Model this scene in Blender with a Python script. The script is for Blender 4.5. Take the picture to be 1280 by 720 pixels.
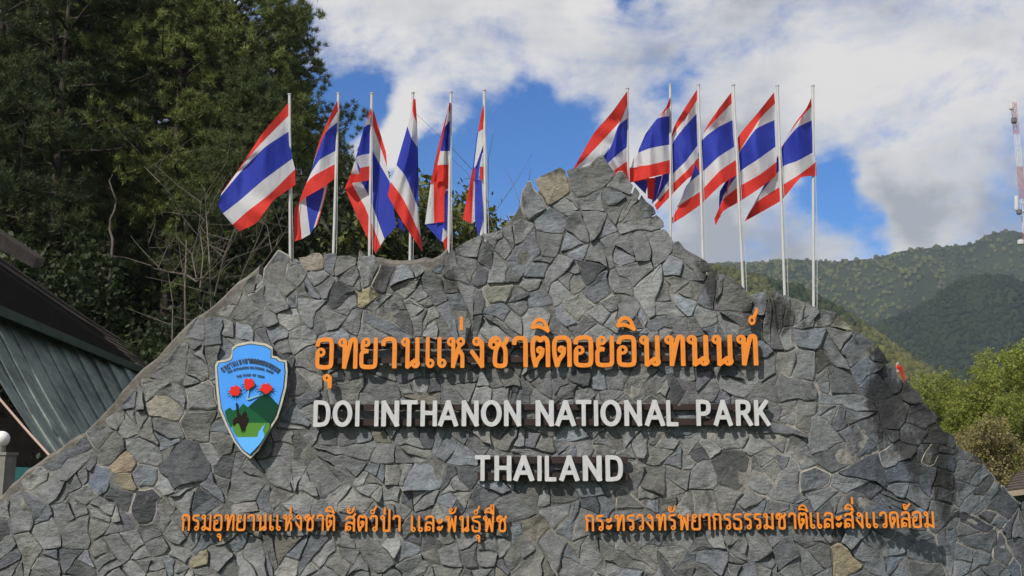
import bpy, bmesh, math, random
import numpy as np
from mathutils import Vector, Matrix

for o in list(bpy.data.objects):
    bpy.data.objects.remove(o)
scn = bpy.context.scene
C = scn.collection
R = math.radians
rnd = random.Random(7)
nrg = np.random.default_rng(11)

# ------------------------------------------------------------------ camera
FX = 1244.0
PITCH = R(10)
CAMZ = 1.6
cd = bpy.data.cameras.new('camera')
cam = bpy.data.objects.new('camera', cd)
C.objects.link(cam)
cam.location = (0, 0, CAMZ)
cam.rotation_euler = (R(90) + PITCH, 0, 0)
cd.sensor_width = 36
cd.lens = 36 * FX / 1280
cd.clip_start = 0.1
cd.clip_end = 12000
scn.camera = cam


def P(px, py, Y):
    """world point that stands at depth Y on the line of sight of a photo pixel"""
    dx = (px - 640) / FX
    dy = (360 - py) / FX
    d = Vector((dx, math.cos(PITCH) - dy * math.sin(PITCH), math.sin(PITCH) + dy * math.cos(PITCH)))
    t = Y / d.y
    return Vector((d.x * t, Y, CAMZ + d.z * t))


# ------------------------------------------------------------------ sun, sky
SUN_EL = 40
SUN_TRAVEL = Vector((0.50, 0.78, -math.tan(R(SUN_EL)) * math.hypot(0.50, 0.78))).normalized()
sd = bpy.data.lights.new('sun', 'SUN')
sd.energy = 4.6
sd.angle = R(0.5)
sd.color = (1.0, 0.945, 0.86)
sun = bpy.data.objects.new('sun', sd)
C.objects.link(sun)
sun.rotation_euler = SUN_TRAVEL.to_track_quat('-Z', 'Y').to_euler()

world = bpy.data.worlds.new('World')
scn.world = world
world.use_nodes = True
wt = world.node_tree
wt.nodes.clear()
W = wt.nodes.new
wl = wt.links.new
wout = W('ShaderNodeOutputWorld')
sky = W('ShaderNodeTexSky')
sky.sky_type = 'NISHITA'
sky.sun_disc = False
sky.sun_elevation = R(SUN_EL)
to_sun = -SUN_TRAVEL
sky.sun_rotation = math.atan2(to_sun.x, to_sun.y)
sky.air_density = 1.0
sky.dust_density = 0.3
sky.ozone_density = 4.0
bg = W('ShaderNodeBackground')
bg.inputs['Strength'].default_value = 0.1
tc = W('ShaderNodeTexCoord')


def wmath(op, a, b=None, clamp=False):
    n = W('ShaderNodeMath')
    n.operation = op
    n.use_clamp = clamp
    for i, v in enumerate((a, b)):
        if v is None:
            continue
        if isinstance(v, (int, float)):
            n.inputs[i].default_value = v
        else:
            wl(v, n.inputs[i])
    return n.outputs[0]


def wnoise(scale, detail, rough, off, dist=0.0):
    mp = W('ShaderNodeMapping')
    mp.inputs['Location'].default_value = off
    mp.inputs['Scale'].default_value = (1, 1, 1.7)
    wl(tc.outputs['Generated'], mp.inputs['Vector'])
    n = W('ShaderNodeTexNoise')
    n.inputs['Scale'].default_value = scale
    n.inputs['Detail'].default_value = detail
    n.inputs['Roughness'].default_value = rough
    n.inputs['Distortion'].default_value = dist
    wl(mp.outputs['Vector'], n.inputs['Vector'])
    return n.outputs['Fac']


_wn = W('ShaderNodeTexNoise')
_wn.inputs['Scale'].default_value = 5
_wn.inputs['Detail'].default_value = 9
wl(tc.outputs['Generated'], _wn.inputs['Vector'])
_ws = W('ShaderNodeVectorMath')
_ws.operation = 'MULTIPLY_ADD'
wl(_wn.outputs['Color'], _ws.inputs[0])
_ws.inputs[1].default_value = (.30, .30, .30)
_ws.inputs[2].default_value = (-.15, -.15, -.15)
_wa = W('ShaderNodeVectorMath')
_wa.operation = 'ADD'
wl(tc.outputs['Generated'], _wa.inputs[0])
wl(_ws.outputs['Vector'], _wa.inputs[1])
warped = _wa.outputs['Vector']


def wblob(px, py, size):
    """soft round patch of sky in the direction of a photo pixel; size in photo pixels"""
    d = (P(px, py, 10) - Vector((0, 0, CAMZ))).normalized()
    n = W('ShaderNodeVectorMath')
    n.operation = 'DISTANCE'
    wl(warped, n.inputs[0])
    n.inputs[1].default_value = d
    mr = W('ShaderNodeMapRange')
    mr.interpolation_type = 'SMOOTHSTEP'
    mr.inputs['From Min'].default_value = 0
    mr.inputs['From Max'].default_value = size / FX
    mr.inputs['To Min'].default_value = 1
    mr.inputs['To Max'].default_value = 0
    wl(n.outputs['Value'], mr.inputs['Value'])
    return mr.outputs['Result']


clear = None
for (bx_, by_, bs_, bw_) in ((400, 95, 110, .5), (455, 110, 70, .7), (525, 85, 60, .6), (600, 170, 110, .55), (690, 150, 95, .7),
                             (640, 210, 150, .8), (590, 130, 90, .3), (700, 150, 80, .4), (560, 235, 110, .6), (430, 190, 90, .6), (725, 205, 80, .3),
                             (868, -6, 50, .6), (1050, 300, 75, .75), (820, 255, 60, .3), (1190, 288, 45, .45),
                             (690, 20, 60, .25), (880, 150, 60, .25), (330, 60, 120, .3)):
    b = wmath('MULTIPLY', wblob(bx_, by_, bs_), bw_ * 1.3)
    clear = b if clear is None else wmath('ADD', clear, b)
clouds_add = None
for (bx_, by_, bs_, bw_) in ((530, 155, 95, 1.35), (615, 145, 75, 1.1), (485, 200, 80, .8), (900, 310, 110, .8), (1120, 275, 80, .8), (640, 85, 60, .3)):
    b = wmath('MULTIPLY', wblob(bx_, by_, bs_), bw_)
    clouds_add = b if clouds_add is None else wmath('ADD', clouds_add, b)
n1 = wnoise(6.0, 12, 0.66, (3.1, 0.4, 1.7), 0.25)
dens = wmath('ADD', wmath('MULTIPLY', wmath('SUBTRACT', n1, 0.5), 2.3), 0.66)
dens = wmath('ADD', wmath('SUBTRACT', dens, wmath('MINIMUM', clear, 1.25)), clouds_add)
cov = W('ShaderNodeMapRange')
cov.interpolation_type = 'SMOOTHSTEP'
cov.inputs['From Min'].default_value = 0.10
cov.inputs['From Max'].default_value = 0.86
wl(dens, cov.inputs['Value'])
n2 = wnoise(5.0, 7, 0.55, (8.3, 2.2, 5.5), 0.2)
shade = wmath('ADD', wmath('MULTIPLY', n2, 1.2), wmath('MULTIPLY', dens, -0.12))
cr = W('ShaderNodeValToRGB')
e = cr.color_ramp.elements
e[0].position = 0.37
e[0].color = (4.0, 4.2, 4.7, 1)
e[1].position = 0.60
e[1].color = (8.0, 7.8, 7.7, 1)
m_ = e.new(0.46)
m_.color = (6.2, 6.25, 6.45, 1)
wl(shade, cr.inputs['Fac'])
hs = W('ShaderNodeHueSaturation')
hs.inputs['Saturation'].default_value = 1.3
hs.inputs['Value'].default_value = 1.0
wl(sky.outputs['Color'], hs.inputs['Color'])
mixw = W('ShaderNodeMixRGB')
wl(cov.outputs['Result'], mixw.inputs['Fac'])
tn = W('ShaderNodeMixRGB')
tn.blend_type = 'MULTIPLY'
tn.inputs['Fac'].default_value = 1
tn.inputs['Color2'].default_value = (.72, 1.0, 1.30, 1)
wl(hs.outputs['Color'], tn.inputs['Color1'])
wl(tn.outputs['Color'], mixw.inputs['Color1'])
wl(cr.outputs['Color'], mixw.inputs['Color2'])
wl(mixw.outputs['Color'], bg.inputs['Color'])
wl(bg.outputs['Background'], wout.inputs['Surface'])

scn.view_settings.view_transform = 'Standard'
scn.view_settings.look = 'None'
scn.view_settings.exposure = 0.0
scn.view_settings.gamma = 1.0
scn.view_settings.use_curve_mapping = False
scn.cycles.volume_bounces = 0
scn.cycles.transparent_max_bounces = 8


# ------------------------------------------------------------------ helpers
def tag(o, label=None, cat=None, group=None, kind=None):
    if label:
        o['label'] = label
    if cat:
        o['category'] = cat
    if group:
        o['group'] = group
    if kind:
        o['kind'] = kind
    return o


def empty(name, loc=(0, 0, 0)):
    o = bpy.data.objects.new(name, None)
    C.objects.link(o)
    o.location = loc
    o.empty_display_size = 0.2
    return o


def link(name, me, parent=None, mats=()):
    for m in mats:
        me.materials.append(m)
    o = bpy.data.objects.new(name, me)
    C.objects.link(o)
    if parent is not None:
        o.parent = parent
        o.matrix_parent_inverse = Matrix.Translation(parent.location).inverted()
    return o


def mesh(name, V, F, col=None, smooth=False):
    me = bpy.data.meshes.new(name)
    me.from_pydata([tuple(v) for v in V], [], F)
    if col is not None:
        a = me.color_attributes.new('tint', 'FLOAT_COLOR', 'POINT')
        arr = np.ones((len(V), 4), dtype=np.float32)
        ca = np.asarray(col, dtype=np.float32)
        arr[:, :ca.shape[1]] = ca
        a.data.foreach_set('color', arr.ravel())
    if smooth:
        me.polygons.foreach_set('use_smooth', [True] * len(me.polygons))
    me.update()
    return me


def np_mesh(name, V, nv, nf, tint=None):
    """V: (N,3) vertices; faces are consecutive runs of nv vertices"""
    me = bpy.data.meshes.new(name)
    me.vertices.add(len(V))
    me.vertices.foreach_set('co', np.asarray(V, dtype=np.float32).ravel())
    me.loops.add(nf * nv)
    me.loops.foreach_set('vertex_index', np.arange(nf * nv, dtype=np.int32))
    me.polygons.add(nf)
    me.polygons.foreach_set('loop_start', np.arange(0, nf * nv, nv, dtype=np.int32))
    if tint is not None:
        a = me.color_attributes.new('tint', 'FLOAT_COLOR', 'POINT')
        arr = np.ones((len(V), 4), dtype=np.float32)
        arr[:, :3] = tint
        a.data.foreach_set('color', arr.ravel())
    me.update()
    me.validate()
    return me


def tri_mesh(name, V, F, tint=None):
    me = bpy.data.meshes.new(name)
    F = np.asarray(F, dtype=np.int32)
    me.vertices.add(len(V))
    me.vertices.foreach_set('co', np.asarray(V, dtype=np.float32).ravel())
    k = F.shape[1]
    me.loops.add(F.size)
    me.loops.foreach_set('vertex_index', F.ravel())
    me.polygons.add(len(F))
    me.polygons.foreach_set('loop_start', np.arange(0, F.size, k, dtype=np.int32))
    if tint is not None:
        a = me.color_attributes.new('tint', 'FLOAT_COLOR', 'POINT')
        arr = np.ones((len(V), 4), dtype=np.float32)
        arr[:, :3] = tint
        a.data.foreach_set('color', arr.ravel())
    me.update()
    me.validate()
    return me


class MB:
    def __init__(s):
        s.V = []
        s.F = []

    def box(s, a, b):
        (x0, y0, z0), (x1, y1, z1) = a, b
        n = len(s.V)
        s.V += [(x0, y0, z0), (x1, y0, z0), (x1, y1, z0), (x0, y1, z0), (x0, y0, z1), (x1, y0, z1), (x1, y1, z1), (x0, y1, z1)]
        s.F += [tuple(n + i for i in f) for f in ((0, 3, 2, 1), (4, 5, 6, 7), (0, 1, 5, 4), (1, 2, 6, 5), (2, 3, 7, 6), (3, 0, 4, 7))]

    def tube(s, pts, rad, seg=8, cap=True):
        pts = [Vector(p) for p in pts]
        if isinstance(rad, (int, float)):
            rad = [rad] * len(pts)
        n = len(s.V)
        up = Vector((0.13, 0.31, 0.94)).normalized()
        for i, p in enumerate(pts):
            t = (pts[min(i + 1, len(pts) - 1)] - pts[max(i - 1, 0)]).normalized()
            a = t.cross(up)
            if a.length < 0.1:
                a = t.cross(Vector((1, 0, 0)))
            a.normalize()
            b = t.cross(a)
            for k in range(seg):
                th = 2 * math.pi * k / seg
                s.V.append(tuple(p + (a * math.cos(th) + b * math.sin(th)) * rad[i]))
        for i in range(len(pts) - 1):
            for k in range(seg):
                k2 = (k + 1) % seg
                s.F.append((n + i * seg + k, n + i * seg + k2, n + (i + 1) * seg + k2, n + (i + 1) * seg + k))
        if cap:
            s.F.append(tuple(n + k for k in range(seg)))
            s.F.append(tuple(n + (len(pts) - 1) * seg + k for k in reversed(range(seg))))

    def ball(s, c, r, seg=14, rings=8, sz=1.0):
        n = len(s.V)
        c = Vector(c)
        for i in range(rings + 1):
            ph = math.pi * i / rings
            for k in range(seg):
                th = 2 * math.pi * k / seg
                s.V.append((c.x + r * math.sin(ph) * math.cos(th), c.y + r * math.sin(ph) * math.sin(th), c.z + r * sz * math.cos(ph)))
        for i in range(rings):
            for k in range(seg):
                k2 = (k + 1) % seg
                s.F.append((n + i * seg + k, n + (i + 1) * seg + k, n + (i + 1) * seg + k2, n + i * seg + k2))

    def prism(s, pts, d):
        """pts: loop of Vectors, d: offset vector"""
        n = len(s.V)
        k = len(pts)
        s.V += [tuple(p) for p in pts] + [tuple(Vector(p) + Vector(d)) for p in pts]
        s.F.append(tuple(n + i for i in range(k)))
        s.F.append(tuple(n + k + i for i in reversed(range(k))))
        for i in range(k):
            j = (i + 1) % k
            s.F.append((n + i, n + k + i, n + k + j, n + j))

    def build(s, name, mat, parent=None, smooth=False):
        me = mesh(name, s.V, s.F, smooth=smooth)
        bm = bmesh.new()
        bm.from_mesh(me)
        bmesh.ops.recalc_face_normals(bm, faces=bm.faces)
        bm.to_mesh(me)
        bm.free()
        return link(name, me, parent, (mat,))


# value noise
_tab = nrg.random((256, 256))


def vnoise(x, y):
    x = np.asarray(x, dtype=float)
    y = np.asarray(y, dtype=float)
    xi = np.floor(x).astype(int)
    yi = np.floor(y).astype(int)
    fx = x - xi
    fy = y - yi
    fx = fx * fx * (3 - 2 * fx)
    fy = fy * fy * (3 - 2 * fy)
    a = _tab[xi & 255, yi & 255]
    b = _tab[(xi + 1) & 255, yi & 255]
    c = _tab[xi & 255, (yi + 1) & 255]
    d = _tab[(xi + 1) & 255, (yi + 1) & 255]
    return a + (b - a) * fx + (c - a) * fy + (a - b - c + d) * fx * fy


def fbm(x, y, o=5):
    s = 0
    a = 0.5
    for i in range(o):
        s = s + a * vnoise(x * 2 ** i + 17 * i, y * 2 ** i + 9 * i)
        a *= 0.5
    return s


# ------------------------------------------------------------------ materials
def mat(name, col=(.5, .5, .5), rough=0.7, tint=False, noise=None, bump=None, metal=0.0, transl=0.0, spec=0.3, extra=None):
    """noise: (scale, low multiplier, high multiplier, stretch); bump: (scale, strength, stretch, distance)"""
    m = bpy.data.materials.new(name)
    m.use_nodes = True
    nt = m.node_tree
    N, L = nt.nodes, nt.links
    b = N['Principled BSDF']
    out = N['Material Output']
    b.inputs['Roughness'].default_value = rough
    b.inputs['Metallic'].default_value = metal
    b.inputs['Specular IOR Level'].default_value = spec
    tcn = N.new('ShaderNodeTexCoord')
    if tint:
        at = N.new('ShaderNodeAttribute')
        at.attribute_name = 'tint'
        cur = at.outputs['Color']
        if tuple(col) != (1, 1, 1):
            mm = N.new('ShaderNodeMixRGB')
            mm.blend_type = 'MULTIPLY'
            mm.inputs['Fac'].default_value = 1
            L.new(cur, mm.inputs['Color1'])
            mm.inputs['Color2'].default_value = (*col, 1)
            cur = mm.outputs['Color']
    else:
        rg = N.new('ShaderNodeRGB')
        rg.outputs[0].default_value = (*col, 1)
        cur = rg.outputs[0]
    for nz in (noise or []):
        mp = N.new('ShaderNodeMapping')
        mp.inputs['Scale'].default_value = nz[3]
        L.new(tcn.outputs['Object'], mp.inputs['Vector'])
        t = N.new('ShaderNodeTexNoise')
        t.inputs['Scale'].default_value = nz[0]
        t.inputs['Detail'].default_value = 6
        t.inputs['Roughness'].default_value = 0.62
        L.new(mp.outputs['Vector'], t.inputs['Vector'])
        mr = N.new('ShaderNodeMapRange')
        mr.inputs['From Min'].default_value = 0.3
        mr.inputs['From Max'].default_value = 0.7
        mr.inputs['To Min'].default_value = nz[1]
        mr.inputs['To Max'].default_value = nz[2]
        L.new(t.outputs['Fac'], mr.inputs['Value'])
        vm = N.new('ShaderNodeVectorMath')
        vm.operation = 'SCALE'
        L.new(cur, vm.inputs[0])
        L.new(mr.outputs['Result'], vm.inputs['Scale'])
        cur = vm.outputs['Vector']
    if extra:
        cur = extra(N, L, tcn, cur)
    L.new(cur, b.inputs['Base Color'])
    if bump:
        prev = None
        for bp in bump:
            mp = N.new('ShaderNodeMapping')
            mp.inputs['Scale'].default_value = bp[2]
            L.new(tcn.outputs['Object'], mp.inputs['Vector'])
            t = N.new('ShaderNodeTexNoise')
            t.inputs['Scale'].default_value = bp[0]
            t.inputs['Detail'].default_value = 6
            t.inputs['Roughness'].default_value = 0.65
            L.new(mp.outputs['Vector'], t.inputs['Vector'])
            bn = N.new('ShaderNodeBump')
            bn.inputs['Strength'].default_value = bp[1]
            bn.inputs['Distance'].default_value = bp[3]
            L.new(t.outputs['Fac'], bn.inputs['Height'])
            if prev:
                L.new(prev, bn.inputs['Normal'])
            prev = bn.outputs['Normal']
        L.new(prev, b.inputs['Normal'])
    if transl > 0:
        tr = N.new('ShaderNodeBsdfTranslucent')
        L.new(cur, tr.inputs['Color'])
        mx = N.new('ShaderNodeMixShader')
        mx.inputs[0].default_value = transl
        L.new(b.outputs[0], mx.inputs[1])
        L.new(tr.outputs[0], mx.inputs[2])
        L.new(mx.outputs[0], out.inputs['Surface'])
    return m


ONE = (1, 1, 1)


def weather(N, L, tcn, cur):
    # pale mineral bloom and black lichen in patches, with shapes of their own
    def nz(scale, stretch, det=8, ro=.68):
        mp = N.new('ShaderNodeMapping')
        mp.inputs['Scale'].default_value = stretch
        L.new(tcn.outputs['Object'], mp.inputs['Vector'])
        t = N.new('ShaderNodeTexNoise')
        t.inputs['Scale'].default_value = scale
        t.inputs['Detail'].default_value = det
        t.inputs['Roughness'].default_value = ro
        L.new(mp.outputs['Vector'], t.inputs['Vector'])
        return t.outputs['Fac']

    def lay(fac, a, b, top, col, cur):
        mr = N.new('ShaderNodeMapRange')
        mr.inputs['From Min'].default_value = a
        mr.inputs['From Max'].default_value = b
        mr.inputs['To Max'].default_value = top
        L.new(fac, mr.inputs['Value'])
        mx = N.new('ShaderNodeMixRGB')
        L.new(mr.outputs['Result'], mx.inputs['Fac'])
        L.new(cur, mx.inputs['Color1'])
        mx.inputs['Color2'].default_value = col
        return mx.outputs['Color']
    cur = lay(nz(2.3, (1, 1, 1)), .54, .70, .42, (.185, .188, .178, 1), cur)
    cur = lay(nz(9, (1, 1, .8)), .60, .72, .40, (.30, .29, .27, 1), cur)
    at = N.new('ShaderNodeAttribute')
    at.attribute_name = 'tint'
    ad = N.new('ShaderNodeMath')
    ad.operation = 'MULTIPLY_ADD'
    L.new(at.outputs['Alpha'], ad.inputs[0])
    ad.inputs[1].default_value = .36
    L.new(nz(6, (1, 1, .45), 9, .72), ad.inputs[2])
    cur = lay(ad.outputs[0], .60, .74, .86, (.022, .021, .019, 1), cur)
    return cur


M_STONE = mat('slate', ONE, 0.62, tint=True, spec=0.35, noise=[(4.0, .74, 1.28, (1, 1, 1)), (13, .74, 1.28, (1, 1, 1.4)), (45, .80, 1.2, (1, 1, 2.2))],
              bump=[(5, .7, (1, 1, 1.6), .05), (18, .7, (1, 1, 1.6), .022), (50, .6, (1, 1, 2.5), .010)], extra=weather)
M_MORTAR = mat('mortar', ONE, 0.9, tint=True, noise=[(3, .6, 1.5, ONE), (30, .7, 1.3, ONE)], bump=[(12, .8, ONE, .03), (40, .8, ONE, .015)], extra=weather)
M_SEAM = mat('pale_mortar', (.34, .32, .28), 0.9, noise=[(25, .6, 1.2, ONE)], bump=[(40, .6, ONE, .01)])
M_COPING = mat('coping_cement', (.15, .14, .12), 0.9, noise=[(4, .55, 1.3, ONE), (25, .8, 1.2, ONE)], bump=[(18, .8, ONE, .03)])
M_ORANGE = mat('orange_paint', (.78, .245, .028), 0.5, noise=[(5, .82, 1.06, ONE), (22, .88, 1.06, (1, 1, .4))])
M_WHITEL = mat('off_white_paint', (.545, .545, .545), 0.55, noise=[(5, .80, 1.06, ONE), (22, .86, 1.06, (1, 1, .4))])
M_LSIDE = mat('letter_edge', (.10, .055, .035), 0.7)
M_RAIL = mat('rail_brown', (.032, .020, .018), 0.7)
M_FRED = mat('flag_red', (.86, .06, .045), 0.75, transl=0.5, bump=[(5, .5, (1.6, 1, .5), .05)], noise=[(30, .92, 1.06, ONE)])
M_FWHITE = mat('flag_white', (.80, .79, .80), 0.75, transl=0.5, bump=[(5, .5, (1.6, 1, .5), .05)], noise=[(30, .95, 1.04, ONE)])
M_FBLUE = mat('flag_blue', (.045, .07, .50), 0.75, transl=0.5, bump=[(5, .5, (1.6, 1, .5), .05)], noise=[(30, .9, 1.08, ONE)])
M_POLE = mat('pole_white', (.50, .50, .49), 0.45, noise=[(8, .85, 1.05, ONE)])
M_BARK = mat('bark', (.055, .042, .033), 0.9, noise=[(6, .5, 1.5, (1, 1, .3))], bump=[(10, .8, (1, 1, .25), .05)])
M_PALEBARK = mat('pale_bark', (.13, .11, .09), 0.9, noise=[(8, .6, 1.2, ONE)])
M_NEEDLE = mat('needles', ONE, 0.6, tint=True, transl=0.25, spec=0.25)
M_LEAF = mat('leaves', ONE, 0.55, tint=True, transl=0.32, spec=0.3)
M_GRASS = mat('grass', (.055, .075, .025), 0.95, noise=[(.4, .6, 1.4, ONE), (6, .7, 1.3, ONE)])
M_HILL = mat('hill_soil', (.020, .028, .012), 1.0, spec=.02, noise=[(.01, .6, 1.5, ONE)])
M_CANOPY = mat('canopy', ONE, 0.9, tint=True, spec=0.1)


# ------------------------------------------------------------------ ground and hills
def ground():
    xs = sorted(set([-6000, -2500, -1000, -400, -160, -60, -25, -10, 0, 10, 25, 60, 160, 400, 1000, 2500, 6000]))
    ys = [-3000, -800, -200, -60, -20, 0, 8, 20, 40, 90, 200, 500, 1200, 3000, 7000]
    V = [(x, y, 0.0) for y in ys for x in xs]
    n = len(xs)
    F = [(j * n + i, j * n + i + 1, (j + 1) * n + i + 1, (j + 1) * n + i) for j in range(len(ys) - 1) for i in range(n - 1)]
    link('ground', mesh('ground', V, F), None, (M_GRASS,))['kind'] = 'structure'


ground()

ICO = [Vector(v).normalized() for v in [(-.526, 0, .851), (.526, 0, .851), (-.526, 0, -.851), (.526, 0, -.851), (0, .851, .526), (0, .851, -.526),
                                        (0, -.851, .526), (0, -.851, -.526), (.851, .526, 0), (-.851, .526, 0), (.851, -.526, 0), (-.851, -.526, 0)]]
ICF = np.array([(1, 4, 0), (4, 9, 0), (4, 5, 9), (8, 5, 4), (1, 8, 4), (1, 10, 8), (10, 3, 8), (8, 3, 5), (3, 2, 5), (3, 7, 2), (3, 10, 7), (10, 6, 7),
                (6, 11, 7), (6, 0, 11), (6, 1, 0), (10, 1, 6), (11, 0, 9), (2, 11, 9), (5, 2, 9), (11, 2, 7)])
ICV = np.array([tuple(v) for v in ICO])


def ridge(name, prof, Y0, Yn, rough, nf, count, rad, cols, seed, pale=0.0):
    """a ridge whose crest runs at depth Y0 and whose foot lies at depth Yn, clothed in tree crowns"""
    g = np.random.default_rng(seed)
    px = np.array([p[0] for p in prof], float)
    py = np.array([p[1] for p in prof], float)
    nu, nv = 150, 60
    us = np.linspace(px[0], px[-1], nu)
    crest = np.interp(us, px, py)
    crest = crest + (fbm(us * .03 + seed, us * 0 + seed, 4) - .47) * 8
    X = np.zeros((nv, nu))
    Yy = np.zeros((nv, nu))
    Z = np.zeros((nv, nu))
    cp = [P(u, c, Y0) for u, c in zip(us, crest)]
    cx = np.array([p.x for p in cp])
    cz = np.array([max(p.z, 2.0) for p in cp])
    for j in range(nv):
        if j <= 44:
            t = j / 44.0
            y = Yn + (Y0 - Yn) * t
            h = t ** 1.15
        else:
            t = (j - 44) / 15.0
            y = Y0 + (Y0 - Yn) * 0.6 * t
            h = 1 - 0.85 * t
        X[j] = cx
        Yy[j] = y
        damp = np.clip(min(abs(j - 44) / 12.0, 1), 0, 1)
        spur = (fbm(X[j] * nf + seed * 3.1, y * nf * 0.6 + seed, 5) - .48)
        spur2 = np.abs(fbm(X[j] * nf * 2.0 + seed * 1.1 + y * nf * .5, y * nf * 0.5 + seed, 4) - .47)
        Z[j] = np.maximum(cz * h + (spur * 1.7 - spur2 * 2.8 + .14) * rough * cz.max() * damp * min(1, h * 2), -3)
        if j == 0 or j == nv - 1:
            Z[j] = -3
    V = np.stack([X, Yy, Z], -1).reshape(-1, 3)
    F = [(j * nu + i, j * nu + i + 1, (j + 1) * nu + i + 1, (j + 1) * nu + i) for j in range(nv - 1) for i in range(nu - 1)]
    me = mesh(name, V, F, smooth=True)
    link(name, me, None, (M_HILL,))['kind'] = 'structure'
    # crowns
    a = g.random(count) * (nu - 1.001)
    b = 6 + (g.random(count) ** .8) * 40
    ai = a.astype(int)
    bi = b.astype(int)
    fa = a - ai
    fb = b - bi

    def samp(A):
        return (A[bi, ai] * (1 - fa) + A[bi, ai + 1] * fa) * (1 - fb) + (A[bi + 1, ai] * (1 - fa) + A[bi + 1, ai + 1] * fa) * fb
    cx_, cy_, cz_ = samp(X), samp(Yy), samp(Z)
    r = rad * (.55 + .8 * g.random(count))
    sc = np.stack([r, r, r * (.8 + .7 * g.random(count))], -1)
    Vb = ICV[None] * sc[:, None, :] * (0.78 + 0.44 * g.random((count, 12, 1)))
    Vb = Vb + np.stack([cx_, cy_, cz_ + r * .35], -1)[:, None, :]
    Fb = (ICF[None] + (np.arange(count) * 12)[:, None, None]).reshape(-1, 3)
    patch = np.clip((fbm(cx_ * nf * 3.2 + 5, cy_ * nf * 1.6 + 3, 5) - .38) * 4, 0, 1)  # patches of mixed growth, with cloud shade and sunlight put into crown colour
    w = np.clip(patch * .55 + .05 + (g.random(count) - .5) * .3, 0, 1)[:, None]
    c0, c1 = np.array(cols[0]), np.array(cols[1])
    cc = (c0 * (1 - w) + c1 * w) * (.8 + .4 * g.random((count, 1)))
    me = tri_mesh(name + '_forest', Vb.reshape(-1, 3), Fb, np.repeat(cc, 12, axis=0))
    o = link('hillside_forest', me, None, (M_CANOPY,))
    return o


FAR = [(-600, 268), (0, 308), (560, 313), (700, 320), (800, 333), (880, 335), (930, 330), (975, 326), (1050, 328), (1090, 325), (1130, 314),
       (1180, 309), (1215, 304), (1240, 291), (1262, 288), (1300, 301), (1400, 290), (1600, 308), (2000, 288)]
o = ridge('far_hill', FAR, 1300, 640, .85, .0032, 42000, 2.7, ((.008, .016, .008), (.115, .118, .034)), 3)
tag(o, 'forest covering the farthest mountain under the clouds', 'forest', kind='stuff')
MID = [(980, 470), (1040, 440), (1090, 405), (1140, 388), (1180, 362), (1205, 348), (1235, 342), (1262, 347), (1300, 362), (1400, 372), (1500, 400), (1650, 470)]
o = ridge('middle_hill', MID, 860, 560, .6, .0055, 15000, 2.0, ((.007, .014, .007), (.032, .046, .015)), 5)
tag(o, 'dark forest on the rounded middle hill at right', 'forest', kind='stuff')
NEAR = [(560, 380), (700, 345), (800, 333), (860, 329), (900, 334), (960, 350), (1010, 366), (1050, 388), (1090, 412), (1130, 442), (1170, 470), (1230, 510), (1300, 540)]
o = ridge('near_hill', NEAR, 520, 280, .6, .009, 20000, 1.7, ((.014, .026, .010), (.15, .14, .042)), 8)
tag(o, 'scrubby forest on the nearer ridge just right of the flagpoles', 'forest', kind='stuff')
LEFTH = [(-700, 60), (-300, 110), (100, 170), (300, 200), (420, 262), (480, 300), (540, 306), (600, 310), (640, 325), (660, 345), (720, 400), (780, 470)]
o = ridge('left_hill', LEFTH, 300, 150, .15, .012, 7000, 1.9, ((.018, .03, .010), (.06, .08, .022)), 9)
tag(o, 'dark forest on the low hill behind the left flags', 'forest', kind='stuff')


# ------------------------------------------------------------------ stone sign wall
PROF = [(-260, 850), (-180, 780), (-100, 705), (-40, 655), (0, 628), (30, 603), (75, 565), (118, 538), (150, 503), (180, 468), (205, 447), (240, 408), (270, 388),
        (300, 358), (328, 338), (337, 320), (350, 314), (361, 318), (380, 316), (400, 311), (420, 315), (440, 319), (449, 314), (458, 326),
        (500, 331), (548, 327), (566, 312), (588, 301), (612, 289), (632, 272), (645, 258), (651, 246), (668, 241), (676, 222), (690, 214),
        (712, 210), (735, 202), (752, 207), (766, 222), (790, 231), (800, 240), (812, 255), (820, 268), (835, 286), (850, 305), (873, 319),
        (884, 333), (905, 345), (925, 357), (940, 361), (960, 363), (985, 358), (1000, 372), (1015, 371), (1030, 382), (1050, 396),
        (1075, 415), (1095, 430), (1112, 451), (1130, 468), (1160, 505), (1190, 540), (1210, 560), (1230, 578), (1255, 605), (1280, 632),
        (1330, 682), (1400, 755), (1480, 850)]
PX = np.array([p[0] for p in PROF], float)
PY = np.array([p[1] for p in PROF], float)


def wallY(px, py=0):
    y = 10.0
    if px > 985:
        X = (px - 985) / 124.0
        y += 0.115 * X * X
    if px < 120:
        X = (120 - px) / 124.0
        y += 0.05 * X * X
    g1 = math.exp(-((px - 1118 - (py - 480) * .25) / 26.0) ** 2) * math.exp(-((py - 490) / 60.0) ** 2)
    y += 0.13 * g1
    y += 0.035 * math.sin(px * .013 + 1) * math.sin(py * .017)
    return y


def clip(poly, nx, ny, c):
    out = []
    k = len(poly)
    for i in range(k):
        a, b = poly[i], poly[(i + 1) % k]
        da = nx * a[0] + ny * a[1] - c
        db = nx * b[0] + ny * b[1] - c
        if da <= 0:
            out.append(a)
        if (da < 0 < db) or (db < 0 < da):
            t = da / (da - db)
            out.append((a[0] + (b[0] - a[0]) * t, a[1] + (b[1] - a[1]) * t))
    return out


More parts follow.
